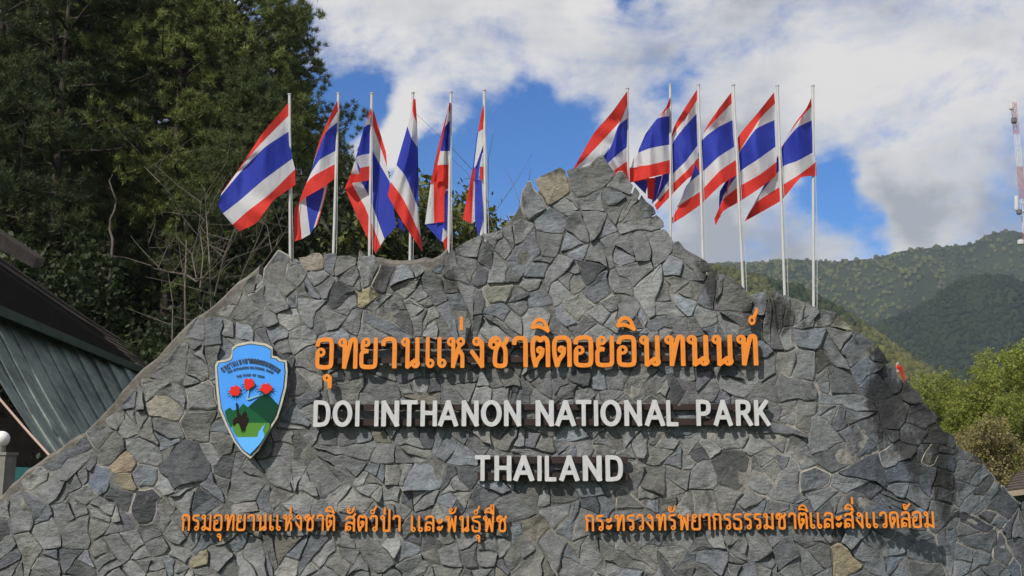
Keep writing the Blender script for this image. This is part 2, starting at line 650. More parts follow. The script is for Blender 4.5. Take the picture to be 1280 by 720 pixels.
def grime(x, y):
    w = 0.0
    for (sx, sy, rx, ry, q) in ((1112, 500, 34, 62, 1.0), (1142, 545, 40, 60, .9), (1170, 600, 30, 50, .7), (886, 348, 12, 26, 1.0), (974, 395, 20, 28, 1.0),
                                (945, 385, 12, 22, .8), (478, 352, 16, 40, .75), (1100, 448, 22, 30, .9), (1165, 535, 24, 40, .8), (560, 340, 16, 30, .5), (1185, 570, 18, 30, .6),
                                (1090, 600, 60, 50, .35), (1010, 400, 60, 30, .3), (850, 640, 60, 60, .2)):
        d = ((x - sx) / rx) ** 2 + ((y - sy) / ry) ** 2
        w = max(w, q * math.exp(-d * .9))
    e_ = y - float(np.interp(x, PX, PY))
    w = max(w, .38 * math.exp(-(e_ / 10.0) ** 2))
    return w


def warp(x, y):
    return (x + float(vnoise(x * .045 + 9, y * .045 + 2) - .5) * 7 + float(vnoise(x * .12 + 4, y * .12) - .5) * 5,
            y + float(vnoise(x * .045 + 50, y * .045 + 33) - .5) * 7 + float(vnoise(x * .12 + 70, y * .12 + 9) - .5) * 5)


def parea(p):
    return 0.5 * abs(sum(p[i][0] * p[(i + 1) % len(p)][1] - p[(i + 1) % len(p)][0] * p[i][1] for i in range(len(p))))


TAN = (.30, .24, .15)
SPECIAL = [  # x, y, radius, colour, pale mortar ring
    (1052, 706, 44, (.36, .30, .20), 0), (184, 628, 34, (.05, .052, .056), 1), (152, 623, 30, (.075, .08, .085), 0), (785, 627, 34, (.12, .12, .118), 1),
    (695, 236, 26, (.23, .20, .15), 0), (662, 262, 32, (.15, .155, .165), 1), (397, 328, 30, (.24, .21, .17), 0), (455, 372, 22, (.30, .27, .16), 0),
    (347, 340, 28, (.10, .105, .115), 1), (232, 583, 46, (.065, .07, .078), 0), (157, 606, 24, (.20, .175, .12), 0), (152, 578, 20, (.25, .20, .14), 0),
    (622, 367, 32, (.17, .175, .14), 1), (244, 497, 34, (.16, .165, .16), 1), (1028, 452, 24, (.06, .06, .055), 0), (918, 590, 40, (.07, .072, .07), 0),
    (735, 222, 36, (.13, .135, .13), 0), (380, 425, 30, (.22, .225, .22), 0), (360, 397, 24, (.26, .26, .25), 0), (900, 500, 26, (.11, .12, .14), 0),
    (250, 700, 26, (.24, .22, .15), 0), (300, 640, 30, (.22, .21, .20), 0),      (1145, 520, 26, (.13, .14, .16), 0),
    (120, 600, 24, (.13, .15, .19), 0), (478, 345, 22, (.07, .07, .075), 0), (1020, 600, 34, (.13, .14, .155), 1), (1250, 690, 30, (.10, .11, .12), 1)]


def make_wall():
    g = random.Random(42)
    seeds = [[s[0], s[1], s[2], s[3], s[4]] for s in SPECIAL]

    def ytop(x):
        return float(np.interp(x, PX, PY))
    grid = {}
    tries = 0
    while tries < 60000:
        tries += 1
        x = g.uniform(-200, 1440)
        y = g.uniform(195, 830)
        if y < ytop(x) + 8:
            continue
        f = min(1, tries / 9000)
        r = g.uniform(52, 84) * (1 - f) + g.uniform(26, 48) * f
        ok = True
        for s in seeds:
            dx = s[0] - x
            if dx > 90 or dx < -90:
                continue
            dy = s[1] - y
            if dx * dx + dy * dy < (.5 * (r + s[2]) * .93) ** 2:
                ok = False
                break
        if ok:
            seeds.append([x, y, r, None, 0])
    S = np.array([(s[0], s[1], s[2]) for s in seeds])
    # ghosts mirrored over the outline
    gh = []
    for s in seeds:
        best = None
        for i in range(len(PROF) - 1):
            a = np.array(PROF[i], float)
            b = np.array(PROF[i + 1], float)
            ab = b - a
            t = max(0, min(1, ((s[0] - a[0]) * ab[0] + (s[1] - a[1]) * ab[1]) / (ab @ ab)))
            q = a + ab * t
            d = math.hypot(q[0] - s[0], q[1] - s[1])
            if d < 90 and (best is None or d < best[0]):
                best = (d, q)
        if best:
            q = best[1]
            f_ = 1 + g.uniform(.84, 1.04)
            gh.append((s[0] + (q[0] - s[0]) * f_ + g.uniform(-3, 3), s[1] + (q[1] - s[1]) * f_ + g.uniform(-3, 3), s[2]))
    A = np.array(list(map(tuple, S)) + gh)
    cells = []
    for i, s in enumerate(seeds):
        poly = [(s[0] - 130, s[1] - 130), (s[0] + 130, s[1] - 130), (s[0] + 130, s[1] + 130), (s[0] - 130, s[1] + 130)]
        d2 = (A[:, 0] - s[0]) ** 2 + (A[:, 1] - s[1]) ** 2
        for j in np.argsort(d2)[1:34]:
            ax, ay, ar = A[j]
            dx, dy = ax - s[0], ay - s[1]
            D2 = dx * dx + dy * dy
            if D2 < 1:
                continue
            k = .5 + .32 * (s[2] ** 2 - ar ** 2) / D2 * .8
            k = max(.2, min(.8, k))
            D = math.sqrt(D2)
            nx, ny = dx / D, dy / D
            poly = clip(poly, nx, ny, nx * s[0] + ny * s[1] + k * D)
            if len(poly) < 3:
                break
        if len(poly) < 3:
            continue
        ar = parea(poly)
        if ar < 60:
            continue
        parts = []
        todo = [poly]
        while todo:
            pl = todo.pop()
            a0 = parea(pl)
            if s[3] is not None or a0 < g.choice((420, 640, 900, 1250, 1800)):
                parts.append(pl)
                continue
            cx = sum(p[0] for p in pl) / len(pl)
            cy = sum(p[1] for p in pl) / len(pl)
            w, v = np.linalg.eigh(np.cov(np.array(pl).T))
            ax = v[:, 1]
            if g.random() < .12:
                ax = v[:, 0]
            a = math.atan2(ax[1], ax[0]) + g.uniform(-.42, .42)
            nx, ny = math.cos(a), math.sin(a)
            sh = math.sqrt(a0) * g.uniform(-.16, .16)
            c = nx * cx + ny * cy + sh
            aa, bb = clip(pl, nx, ny, c), clip(pl, -nx, -ny, -c)
            if len(aa) < 3 or len(bb) < 3:
                parts.append(pl)
                continue
            todo += [aa, bb]
        for p in parts:
            if len(p) >= 3 and parea(p) > 50:
                cells.append((p, s[3], s[4]))
    root = empty('stone_sign_wall', (0, 10.3, 0))
    tag(root, 'mountain shaped sign wall of irregular grey slate carrying the park lettering', 'sign wall')
    # mortar core
    out = []
    xs = []
    for i in range(len(PROF) - 1):
        (x0, y0), (x1, y1) = PROF[i], PROF[i + 1]
        n = max(1, int(math.hypot(x1 - x0, y1 - y0) / 9))
        for k in range(n):
            t = k / n
            xs.append((x0 + (x1 - x0) * t, y0 + (y1 - y0) * t + 11))
    xs.append(PROF[-1])
    V, F, col = [], [], []
    rows = 44
    for (x, yt) in xs:
        for r_ in range(rows):
            t = r_ / (rows - 1)
            yb = 850
            y = yt + (yb - yt) * t
            p = P(x, y, wallY(x, y) + .008 - .030 * max(0, float(vnoise(x * .035 + 11, y * .035 + 5)) - .42) - .012 * float(vnoise(x * .11, y * .11 + 40)))
            V.append(p)
            c = (.125, .124, .115)
            b = vnoise(x * .018 + 3, y * .018)
            b = float(b)
            if b > .62:
                c = (.22, .21, .19)
            col.append((*c, grime(x, y)))
    n = len(xs)
    for i in range(n - 1):
        for r_ in range(rows - 1):
            F.append((i * rows + r_, i * rows + r_ + 1, (i + 1) * rows + r_ + 1, (i + 1) * rows + r_))
    # back and top
    off = len(V)
    for (x, yt) in xs:
        a = P(x, yt, wallY(x, yt) + .004)
        z = a.z
        for (yy, zz) in ((a.y + .14, z + .03 + .03 * math.sin(x * .07)), (a.y + .45, z + .02), (a.y + .62, z - .06), (a.y + .7, -.4)):
            V.append(Vector((a.x, yy, zz)))
            col.append((.10, .085, .065, .3))
    for i in range(n - 1):
        F.append((i * rows, (i + 1) * rows, off + (i + 1) * 4, off + i * 4))
        for k in range(3):
            F.append((off + i * 4 + k, off + (i + 1) * 4 + k, off + (i + 1) * 4 + k + 1, off + i * 4 + k + 1))
    me = mesh('mortar_core', V, F, col)
    link('mortar_core', me, root, (M_MORTAR,))
    # stones
    built = []
    seam = MB()
    seamV = 0
    for poly, scol, ring in cells:
        cx = sum(p[0] for p in poly) / len(poly)
        cy = sum(p[1] for p in poly) / len(poly)
        ar = parea(poly)
        gap = g.uniform(.25, 1.1) if g.random() > .12 else 1.8
        if ring:
            gap = 2.6
        # shrink
        q = []
        for i in range(len(poly)):
            a, b = poly[i], poly[(i + 1) % len(poly)]
            L_ = math.hypot(b[0] - a[0], b[1] - a[1])
            if L_ < 2.5:
                continue
            q.append(a)
        if len(q) < 3:
            continue
        # order check & offset by clipping
        sgn = sum(q[i][0] * q[(i + 1) % len(q)][1] - q[(i + 1) % len(q)][0] * q[i][1] for i in range(len(q)))
        pol = q
        for i in range(len(q)):
            a, b = q[i], q[(i + 1) % len(q)]
            L_ = math.hypot(b[0] - a[0], b[1] - a[1])
            nx, ny = (b[1] - a[1]) / L_, -(b[0] - a[0]) / L_
            if sgn < 0:
                nx, ny = -nx, -ny
            pol = clip(pol, nx, ny, nx * a[0] + ny * a[1] - gap)
            if len(pol) < 3:
                break
        if len(pol) < 3 or parea(pol) < 30:
            continue
        # corner rounding and jitter
        o_ = []
        for i in range(len(pol)):
            a, b = pol[i], pol[(i + 1) % len(pol)]
            L_ = math.hypot(b[0] - a[0], b[1] - a[1])
            if L_ < 1.5:
                continue
            c = min(.16, 1.6 / L_) if L_ > 5 else .25
            c1 = c * g.uniform(.4, 1.3)
            c2 = c * g.uniform(.4, 1.3)
            pts = [c1]
            nsub = int(L_ / 13)
            pts += [(k_ + 1) / (nsub + 1) + g.uniform(-.04, .04) for k_ in range(nsub)]
            pts.append(1 - c2)
            for t in pts:
                j = .9 if .2 < t < .8 else .4
                o_.append(warp(a[0] + (b[0] - a[0]) * t + g.uniform(-j, j), a[1] + (b[1] - a[1]) * t + g.uniform(-j, j)))
        if len(o_) < 3:
            continue
        k = len(o_)
        cx, cy = warp(cx, cy)
        if scol is None:
            t = g.random()
            v = g.gauss(.168, .030)
            v = max(.10, min(.27, v))
            if t < .6:
                col = (v * .965, v * .995, v * .985)
            elif t < .78:
                col = (v * .86, v * .94, v * 1.03)
            elif t < .925:
                col = (v * 1.0, v * 1.0, v * .94)
            elif t < .938:
                col = (v * 1.18, v * 1.1, v * .90)
            else:
                col = (v * .5, v * .52, v * .56)
            # shade of the turn away from the sun, darker and bluer, tinted into these slates; damp black staining at two old joints
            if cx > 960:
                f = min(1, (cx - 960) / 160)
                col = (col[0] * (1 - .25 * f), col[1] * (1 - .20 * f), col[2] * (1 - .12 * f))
        else:
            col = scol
        front = g.uniform(.004, .024) if g.random() > .12 else g.uniform(.024, .042)
        tx = g.gauss(0, .0011) * min(1, 30 / math.sqrt(ar))
        ty = g.gauss(0, .0012) * min(1, 30 / math.sqrt(ar))
        inset = min(1.7, math.sqrt(ar) * .06) * g.uniform(.5, 1.3)
        V, F, Cc = [], [], []

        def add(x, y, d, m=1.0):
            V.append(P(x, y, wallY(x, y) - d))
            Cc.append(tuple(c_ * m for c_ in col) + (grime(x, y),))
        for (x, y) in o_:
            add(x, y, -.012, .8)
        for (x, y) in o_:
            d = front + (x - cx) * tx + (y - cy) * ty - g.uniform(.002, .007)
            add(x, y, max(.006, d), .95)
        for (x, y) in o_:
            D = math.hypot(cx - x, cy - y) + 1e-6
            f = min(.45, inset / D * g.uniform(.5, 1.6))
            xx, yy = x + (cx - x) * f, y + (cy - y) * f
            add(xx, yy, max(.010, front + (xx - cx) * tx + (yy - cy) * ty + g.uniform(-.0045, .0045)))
        # one off-centre ridge point gives the split face its break
        ox, oy = cx + (o_[0][0] - cx) * g.uniform(-.3, .3), cy + (o_[0][1] - cy) * g.uniform(-.3, .3)
        add(ox, oy, front + g.uniform(-.009, .012))
        for i in range(k):
            j = (i + 1) % k
            F.append((i, j, k + j, k + i))
            F.append((k + i, k + j, 2 * k + j, 2 * k + i))
            F.append((2 * k + i, 2 * k + j, 3 * k))
        if sgn > 0:
            pass
        vis = ar if (-5 < cx < 1285 and cy < 724) else ar * .0001
        built.append((vis, V, F, Cc))
        if ring or (g.random() < .05 and vis > 200):
            # pale pointing squeezed out round the stone, on part of its edge
            i0 = g.randrange(k)
            ln = k if ring else max(2, int(k * g.uniform(.3, .7)))
            for m in range(ln):
                a = o_[(i0 + m) % k]
                b = o_[(i0 + m + 1) % k]
                w = g.uniform(.8, 1.6) if ring else g.uniform(.5, 1.1)
                A_, B_ = [], []
                for (x, y) in (a, b):
                    D = math.hypot(x - cx, y - cy)
                    ux, uy = (x - cx) / D, (y - cy) / D
                    A_.append(P(x + ux * .2, y + uy * .2, wallY(x, y) - .010))
                    B_.append(P(x + ux * (w + .6), y + uy * (w + .6), wallY(x, y) - .007))
                q_ = [A_[0], A_[1], B_[1], B_[0]]
                seam.prism(q_, (0, .02, 0))
    built.sort(key=lambda t: -t[0])
    print('stones', len(built), 'visible', sum(1 for b in built if b[0] > 20))

    def fix(me):
        bm = bmesh.new()
        bm.from_mesh(me)
        bmesh.ops.recalc_face_normals(bm, faces=bm.faces)
        bm.to_mesh(me)
        bm.free()
    for (vis, V, F, Cc) in built[:300]:
        org = V[-1].copy()
        # vertices stay in world coordinates relative to the wall's base
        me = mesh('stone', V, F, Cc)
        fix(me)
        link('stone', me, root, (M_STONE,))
    V, F, Cc = [], [], []
    for (vis, v, f, c) in built[300:]:
        n0 = len(V)
        V += v
        Cc += c
        F += [tuple(i + n0 for i in q_) for q_ in f]
    me = mesh('stone_infill', V, F, Cc)
    fix(me)
    o = link('stone_infill', me, root, (M_STONE,))
    o['kind'] = 'stuff'
    seam.build('mortar_seam', M_SEAM, root)['kind'] = 'stuff'
    # cement coping along the rear edge of the left slope and the low ledge behind the flags
    for (xa, xb) in ((-120, 334), (452, 566)):
        cp = MB()
        q = np.arange(xa, xb, 9.0)
        ring = []
        for x in q:
            y = ytop(x)
            e_ = .8 if xa < 0 else 3.5
            if 20 < x < 60:
                e_ = 6.0
            y -= e_ * .6 + g.uniform(-1.5, 1.5)
            a = P(x, y, 10.30)
            ring.append(a)
        n0 = len(cp.V)
        for a in ring:
            cp.V += [tuple(a + Vector((0, -.2, -.05))), tuple(a + Vector((0, -.14, 0))), tuple(a + Vector((0, .28, .0))), tuple(a + Vector((0, .38, -.08))), tuple(a + Vector((0, .38, -.35))), tuple(a + Vector((0, -.2, -.35)))]
        for i in range(len(ring) - 1):
            for k in range(6):
                k2 = (k + 1) % 6
                cp.F.append((n0 + i * 6 + k, n0 + i * 6 + k2, n0 + (i + 1) * 6 + k2, n0 + (i + 1) * 6 + k))
        cp.F.append(tuple(n0 + k for k in range(6)))
        cp.F.append(tuple(n0 + (len(ring) - 1) * 6 + k for k in range(6)))
        cp.build('coping', M_COPING, root)
    return root


make_wall()


# ------------------------------------------------------------------ lettering drawn as strokes
def circ(cx, cy, r, n=14):
    return [(cx + r * math.cos(2 * math.pi * i / n), cy + r * math.sin(2 * math.pi * i / n)) for i in range(n + 1)]


def rd(pts, n=2):
    for _ in range(n):
        q = [pts[0]]
        for i in range(len(pts) - 1):
            a, b = pts[i], pts[i + 1]
            q.append((a[0] * .75 + b[0] * .25, a[1] * .75 + b[1] * .25))
            q.append((a[0] * .25 + b[0] * .75, a[1] * .25 + b[1] * .75))
        q.append(pts[-1])
        pts = q
    return pts


LR = .118
G = {
    'อ': (.52, [rd([(.0, .80), (.02, .93), (.14, 1), (.42, 1), (.52, .93), (.52, .5), (.52, .07), (.42, 0), (.10, 0), (0, .07), (0, .3), (.01, .52)]), circ(.125, .54, LR)]),
    'ท': (.60, [circ(LR, .885, LR), [(.20, .88), (.20, 0)], rd([(.20, 0), (.38, .80), (.44, 1), (.60, 1), (.60, .8), (.60, 0)])]),
    'ย': (.54, [circ(.17, .885, LR), rd([(.055, .88), (.03, .74), (.05, .6), (.22, .57)]), rd([(.16, .57), (.0, .52), (0, .3), (0, .06), (.1, 0), (.44, 0), (.54, .06), (.54, .3), (.54, 1)])]),
    'า': (.40, [rd([(0, .80), (.02, .95), (.14, 1), (.30, 1), (.40, .93), (.40, .7), (.40, 0)])]),
    'น': (.62, [circ(LR, .885, LR), [(.20, .88), (.20, 0)], [(.20, .0), (.45, .20)], circ(.505, .115, LR), [(.57, 1), (.57, .12)]]),
    'เ': (.22, [[(.03, 1), (.03, .12)], circ(.14, .115, LR)]),
    'ห': (.60, [circ(LR, .885, LR), [(.20, .88), (.20, 0)], [(.20, 0), (.36, .55), (.47, .80)], circ(.49, .885, LR), rd([(.37, .58), (.50, .50), (.56, .40), (.56, .2), (.56, 0)])]),
    'ง': (.42, [circ(.20, .885, LR), [(.315, .88), (.40, .70)], [(.40, .78), (.40, 0)], [(.40, 0), (.02, .52)], rd([(.31, .9), (.38, .86), (.40, .76), (.40, .5)])]),
    'ช': (.62, [circ(LR, .76, LR), rd([(0, .76), (.02, .94), (.16, 1), (.30, .98), (.34, .82), (.20, .58), (.17, .3), (.17, .06), (.27, 0), (.46, 0), (.56, .06), (.56, .4), (.55, .62), (.44, .78), (.34, .82)]), rd([(.44, .76), (.57, .84), (.62, 1)])]),
    'ต': (.54, [circ(.255, .56, .085), rd([(.10, 0), (.17, .22), (.33, .38), (.345, .58)]), rd([(.10, 0), (0, .4), (0, .85), (.08, 1.0), (.19, 1.0), (.27, .88), (.35, 1.0), (.46, 1.0), (.54, .85), (.54, .5), (.54, 0)])]),
    'ด': (.54, [circ(.255, .58, .085), rd([(.10, 0), (.17, .22), (.33, .40), (.345, .60)]), rd([(.10, 0), (0, .4), (0, .85), (.10, 1.0), (.44, 1.0), (.54, .85), (.54, .5), (.54, 0)])]),
    'ก': (.50, [rd([(.08, 0), (.08, .50), (.08, .62), (.16, .68)], 1), rd([(.16, .68), (0, .76), (.04, .98), (.16, 1), (.38, 1), (.50, .92), (.50, .6), (.50, 0)])]),
    'ร': (.40, [circ(.28, .115, LR), rd([(.395, .12), (.40, .5), (.36, .62), (.10, .66), (.0, .78), (.04, .94), (.16, .97), (.42, .98)])]),
    'ม': (.62, [circ(LR, .885, LR), [(.20, .88), (.20, .15)], circ(LR, .115, LR), [(.18, .2), (.60, 0)], [(.60, 1), (.60, 0)]]),
    'ล': (.54, [circ(.20, .18, LR), rd([(.09, .18), (0, .3), (.04, .55), (.20, .60), (.40, .55), (.54, .42)]), rd([(.02, .82), (.08, .97), (.2, 1), (.42, 1), (.54, .9), (.54, .6), (.54, 0)]), [(.02, .3), (.0, 0.02)]]),
    'ส': (.54, [circ(.20, .18, LR), rd([(.09, .18), (0, .3), (.04, .52), (.20, .57), (.40, .52), (.54, .42)]), rd([(.02, .78), (.08, .90), (.2, .93), (.40, .93), (.54, .84), (.54, .6), (.54, 0)]), rd([(.40, .9), (.50, 1.0), (.60, 1.14)]), [(.02, .3), (.0, 0.02)]]),
    'ว': (.40, [circ(.28, .115, LR), rd([(.395, .12), (.40, .6), (.40, .92), (.30, 1), (.12, 1), (.02, .94), (0, .80)])]),
    'ป': (.56, [circ(LR, .885, LR), rd([(.20, .88), (.20, .2), (.20, 0), (.38, 0), (.56, 0), (.56, .2), (.56, 1.42)])]),
    'ะ': (.34, [circ(.10, .66, .09), rd([(.12, .56), (.24, .58), (.34, .78)]), circ(.10, .2, .09), rd([(.12, .10), (.24, .12), (.34, .32)])]),
    'พ': (.68, [circ(LR, .885, LR), [(.18, .86), (.20, 0)], [(.20, 0), (.40, .80)], [(.40, .80), (.60, 0)], [(.60, 0), (.67, 1)]]),
    'ธ': (.50, [rd([(.52, .98), (.2, .97), (.04, .93), (0, .80), (.10, .68), (.38, .64), (.50, .52), (.50, .3), (.50, .06), (.42, 0), (.12, 0), (.02, .06), (.0, .34)])]),
    'u': (.2, [circ(.10, -.36, .10), [(.20, -.36), (.20, -.68)]]),
    'i': (.60, [rd([(0, .12), (.08, .33), (.28, .42), (.48, .31), (.60, .0)]), rd([(0, .12), (.2, .17), (.42, .11), (.60, 0)])]),
    'I': (.60, [rd([(0, .12), (.08, .33), (.28, .42), (.48, .31), (.60, .0)]), rd([(0, .12), (.2, .17), (.42, .11), (.60, 0)]), [(.42, .2), (.42, .62)], [(.60, .0), (.60, .62)]]),
    '1': (.05, [[(.02, 0), (.02, .38)]]),
    'k': (.36, [circ(.12, .14, .12), rd([(.2, .22), (.28, .34), (.36, .52)])]),
    'a': (.44, [circ(.10, .30, .09), rd([(.02, .25), (.06, .08), (.24, .06), (.38, .18), (.44, .44)])]),
    '2': (.44, [circ(.10, .30, .09), rd([(.06, .18), (.10, .05), (.2, .1), (.3, .28), (.44, .42)])]),
    # latin capitals
    'D': (.56, [rd([(0, 0), (0, 0), (.22, 0), (.46, .05), (.56, .3), (.56, .7), (.46, .95), (.22, 1), (0, 1), (0, 1)]), [(0, 0), (0, 1)]]),
    'O': (.62, [[(.31 + .31 * math.cos(a * math.pi / 12), .5 + .5 * math.sin(a * math.pi / 12)) for a in range(25)]]),
    'L': (.36, [[(0, 1), (0, 0)], [(0, 0), (.36, 0)]]),
    'N': (.52, [[(0, 0), (0, 1)], [(0, 1), (.52, 0)], [(.52, 0), (.52, 1)]]),
    'T': (.56, [[(0, 1), (.56, 1)], [(.28, 1), (.28, 0)]]),
    'H': (.52, [[(0, 0), (0, 1)], [(.52, 0), (.52, 1)], [(0, .52), (.52, .52)]]),
    'A': (.62, [[(0, 0), (.31, 1)], [(.31, 1), (.62, 0)], [(.13, .3), (.49, .3)]]),
    'P': (.44, [[(0, 0), (0, 1)], rd([(0, 1), (0, 1), (.3, 1), (.44, .92), (.44, .58), (.3, .46), (0, .46), (0, .46)])]),
    'R': (.48, [[(0, 0), (0, 1)], rd([(0, 1), (0, 1), (.28, 1), (.43, .92), (.43, .62), (.28, .5), (0, .5), (0, .5)]), [(.24, .5), (.50, 0)]]),
    'K': (.48, [[(0, 0), (0, 1)], [(.02, .42), (.44, 1)], [(.16, .58), (.50, 0)]]),
    'E': (.38, [[(0, 0), (0, 1)], [(0, 0), (.38, 0)], [(0, .5), (.34, .5)], [(0, 1), (.38, 1)]]),
    'F': (.36, [[(0, 0), (0, 1)], [(0, .5), (.32, .5)], [(0, 1), (.36, 1)]]),
    'S': (.46, [rd([(.44, .92), (.24, 1.0), (.02, .92), (.02, .62), (.24, .5), (.46, .4), (.46, .08), (.22, 0), (0, .08)])]),
    'M': (.66, [[(0, 0), (.06, 1)], [(.06, 1), (.33, .15)], [(.33, .15), (.60, 1)], [(.60, 1), (.66, 0)]]),
    'V1': (.0, [[(0, 0), (0, 1)]]),
}
LAT = set('DOLNTHAPRKEFSM') | {'V1'}


def contours(ch, hw, grow=0.0):
    """outline of the union of the glyph's strokes, from a distance field by marching squares"""
    w, strokes = G[ch]
    ded = []
    for s in strokes:
        q = [s[0]]
        for p in s[1:]:
            if math.dist(p, q[-1]) > 1e-5:
                q.append(p)
        ded.append(q)
    strokes = ded
    st = .028
    xs_ = [p[0] for s in strokes for p in s]
    ys_ = [p[1] for s in strokes for p in s]
    x0, x1 = min(xs_) - hw - .09, max(xs_) + hw + .09
    y0, y1 = min(ys_) - hw - .09, max(ys_) + hw + .09
    gx = np.arange(x0, x1, st)
    gy = np.arange(y0, y1, st)
    XX, YY = np.meshgrid(gx, gy, indexing='ij')
    D = np.full(XX.shape, 9.0)
    for s in strokes:
        closed = len(s) > 4 and math.dist(s[0], s[-1]) < 1e-6
        d = np.full(XX.shape, 9.0)
        for a, b in zip(s[:-1], s[1:]):
            abx, aby = b[0] - a[0], b[1] - a[1]
            L2 = abx * abx + aby * aby
            if L2 < 1e-10:
                continue
            t = np.clip(((XX - a[0]) * abx + (YY - a[1]) * aby) / L2, 0, 1)
            d = np.minimum(d, np.hypot(XX - a[0] - t * abx, YY - a[1] - t * aby))
        d = d - (hw * .70 if closed and ch not in LAT else hw)
        if not closed:
            for (e0, e1) in ((s[0], s[1] if math.dist(s[0], s[1]) > 1e-6 else s[2]), (s[-1], s[-2] if math.dist(s[-1], s[-2]) > 1e-6 else s[-3])):
                ux, uy = e0[0] - e1[0], e0[1] - e1[1]
                L_ = math.hypot(ux, uy)
                ux, uy = ux / L_, uy / L_
                # flat ends, let out by most of the half width so that corners meet
                beyond = (XX - e0[0]) * ux + (YY - e0[1]) * uy - hw * (.82 if ch in LAT else .7)
                near = np.hypot(XX - e0[0], YY - e0[1]) < hw * 1.6
                d = np.where(near, np.maximum(d, beyond), d)
                # square the end off
                lat = np.abs((XX - e0[0]) * uy - (YY - e0[1]) * ux) - hw
                al = -((XX - e0[0]) * ux + (YY - e0[1]) * uy) - .02
                sq = np.maximum(np.maximum(lat, beyond), al)
                d = np.minimum(d, sq)
        D = np.minimum(D, d)
    if ch in LAT:   # letters stop cleanly at cap height and baseline
        D = np.maximum(D, YY - 1 - hw)
        D = np.maximum(D, -YY - hw)
    D = D + grow + 1e-5
    segs = {}
    nx, ny = D.shape

    def ip(i0, j0, i1, j1):
        a, b = D[i0, j0], D[i1, j1]
        t = a / (a - b)
        return (gx[i0] + (gx[i1] - gx[i0]) * t, gy[j0] + (gy[j1] - gy[j0]) * t)
    S = (D < 0).astype(int)
    for i in range(nx - 1):
        for j in range(ny - 1):
            c = (S[i, j], S[i + 1, j], S[i + 1, j + 1], S[i, j + 1])
            k = c[0] + c[1] + c[2] + c[3]
            if k == 0 or k == 4:
                continue
            E = [('h', i, j), ('v', i + 1, j), ('h', i, j + 1), ('v', i, j)]
            cr_ = []
            corners = [(i, j), (i + 1, j), (i + 1, j + 1), (i, j + 1)]
            for q in range(4):
                if c[q] != c[(q + 1) % 4]:
                    cr_.append((E[q], ip(*corners[q], *corners[(q + 1) % 4]), c[q]))
            if len(cr_) == 2:
                prs = [(cr_[0], cr_[1])]
            else:
                prs = [(cr_[0], cr_[1]), (cr_[2], cr_[3])]
            for a, b in prs:
                segs.setdefault(a[0], []).append((b[0], a[1], b[1]))
                segs.setdefault(b[0], []).append((a[0], b[1], a[1]))
    loops = []
    seen = set()
    for s0 in list(segs):
        if s0 in seen:
            continue
        lp = []
        cur, prev = s0, None
        while cur not in seen:
            seen.add(cur)
            nx_ = [t for t in segs[cur] if t[0] != prev and t[0] not in seen]
            lp.append(segs[cur][0][1])
            if not nx_:
                break
            prev, cur = cur, nx_[0][0]
        if len(lp) > 6:
            # thin out nearly collinear points
            q = []
            for i in range(len(lp)):
                a = q[-1] if q else lp[-1]
                b, c_ = lp[i], lp[(i + 1) % len(lp)]
                ar_ = abs((b[0] - a[0]) * (c_[1] - a[1]) - (c_[0] - a[0]) * (b[1] - a[1]))
                if ar_ > .00018 or math.dist(a, b) > .12:
                    q.append(b)
            if len(q) > 4:
                loops.append(q)
    return loops


_gl = {}


def glyph(ch, hw, H, depth, mats, bev=.003):
    """letter mesh: x right, z up, face towards -Y; stroke box starts at (0,0); H = metres per unit"""
    key = (ch, hw, H, depth, mats[0].name)
    if key in _gl:
        return _gl[key]
    cu = bpy.data.curves.new('g', 'CURVE')
    cu.dimensions = '2D'
    cu.fill_mode = 'BOTH'
    cu.extrude = depth / 2 - bev
    cu.bevel_depth = bev
    cu.bevel_resolution = 0
    for lp in contours(ch, hw, bev / H):
        sp = cu.splines.new('POLY')
        sp.points.add(len(lp) - 1)
        for i, p in enumerate(lp):
            sp.points[i].co = ((p[0] + hw) * H, (p[1] + hw) * H, 0, 1)
        sp.use_cyclic_u = True
    ob = bpy.data.objects.new('g', cu)
    C.objects.link(ob)
    dg = bpy.context.evaluated_depsgraph_get()
    me = bpy.data.meshes.new_from_object(ob.evaluated_get(dg))
    bpy.data.objects.remove(ob)
    me.transform(Matrix.Rotation(R(90), 4, 'X'))
    me.materials.clear()
    for m in mats:
        me.materials.append(m)
    for p in me.polygons:
        p.use_smooth = False
        p.material_index = 0 if p.normal.y < -.4 else (1 if len(mats) > 1 else 0)
    _gl[key] = me
    return me


def place(root, ch, x0, x1, base, capH, hw_px, Y, mats, depth=.035, natural=False):
    """letter between photo columns x0 and x1, standing on row base, capital height capH pixels"""
    k = Y / (FX * math.cos(PITCH)) * 1.0
    mpp = 0.00812 * (Y / 10)   # metres per photo pixel on this plane, horizontally
    unit = (capH - 2 * hw_px)  # px per glyph unit
    hw = hw_px / unit
    hw = round(hw, 3)
    p0 = P(x0, base, Y)
    pt = P(x0, base - capH, Y)
    p1 = P(x1, base, Y)
    H = .25
    me = glyph(ch, hw, H, depth, mats)
    w = G[ch][0]
    full = (w + 2 * hw) * H
    o = bpy.data.objects.new('letter', me)
    C.objects.link(o)
    o.parent = root
    o.matrix_parent_inverse = Matrix.Translation(root.location).inverted()
    o.location = p0
    sz = (pt.z - p0.z) / ((1 + 2 * hw) * H)
    sx = (p1.x - p0.x) / full if not natural else sz
    o.scale = (sx, 1, sz)
    o.visible_shadow = True
    return o


MO = (M_ORANGE, M_LSIDE)
MW = (M_WHITEL, M_LSIDE)
LY = 9.882
BX = .9


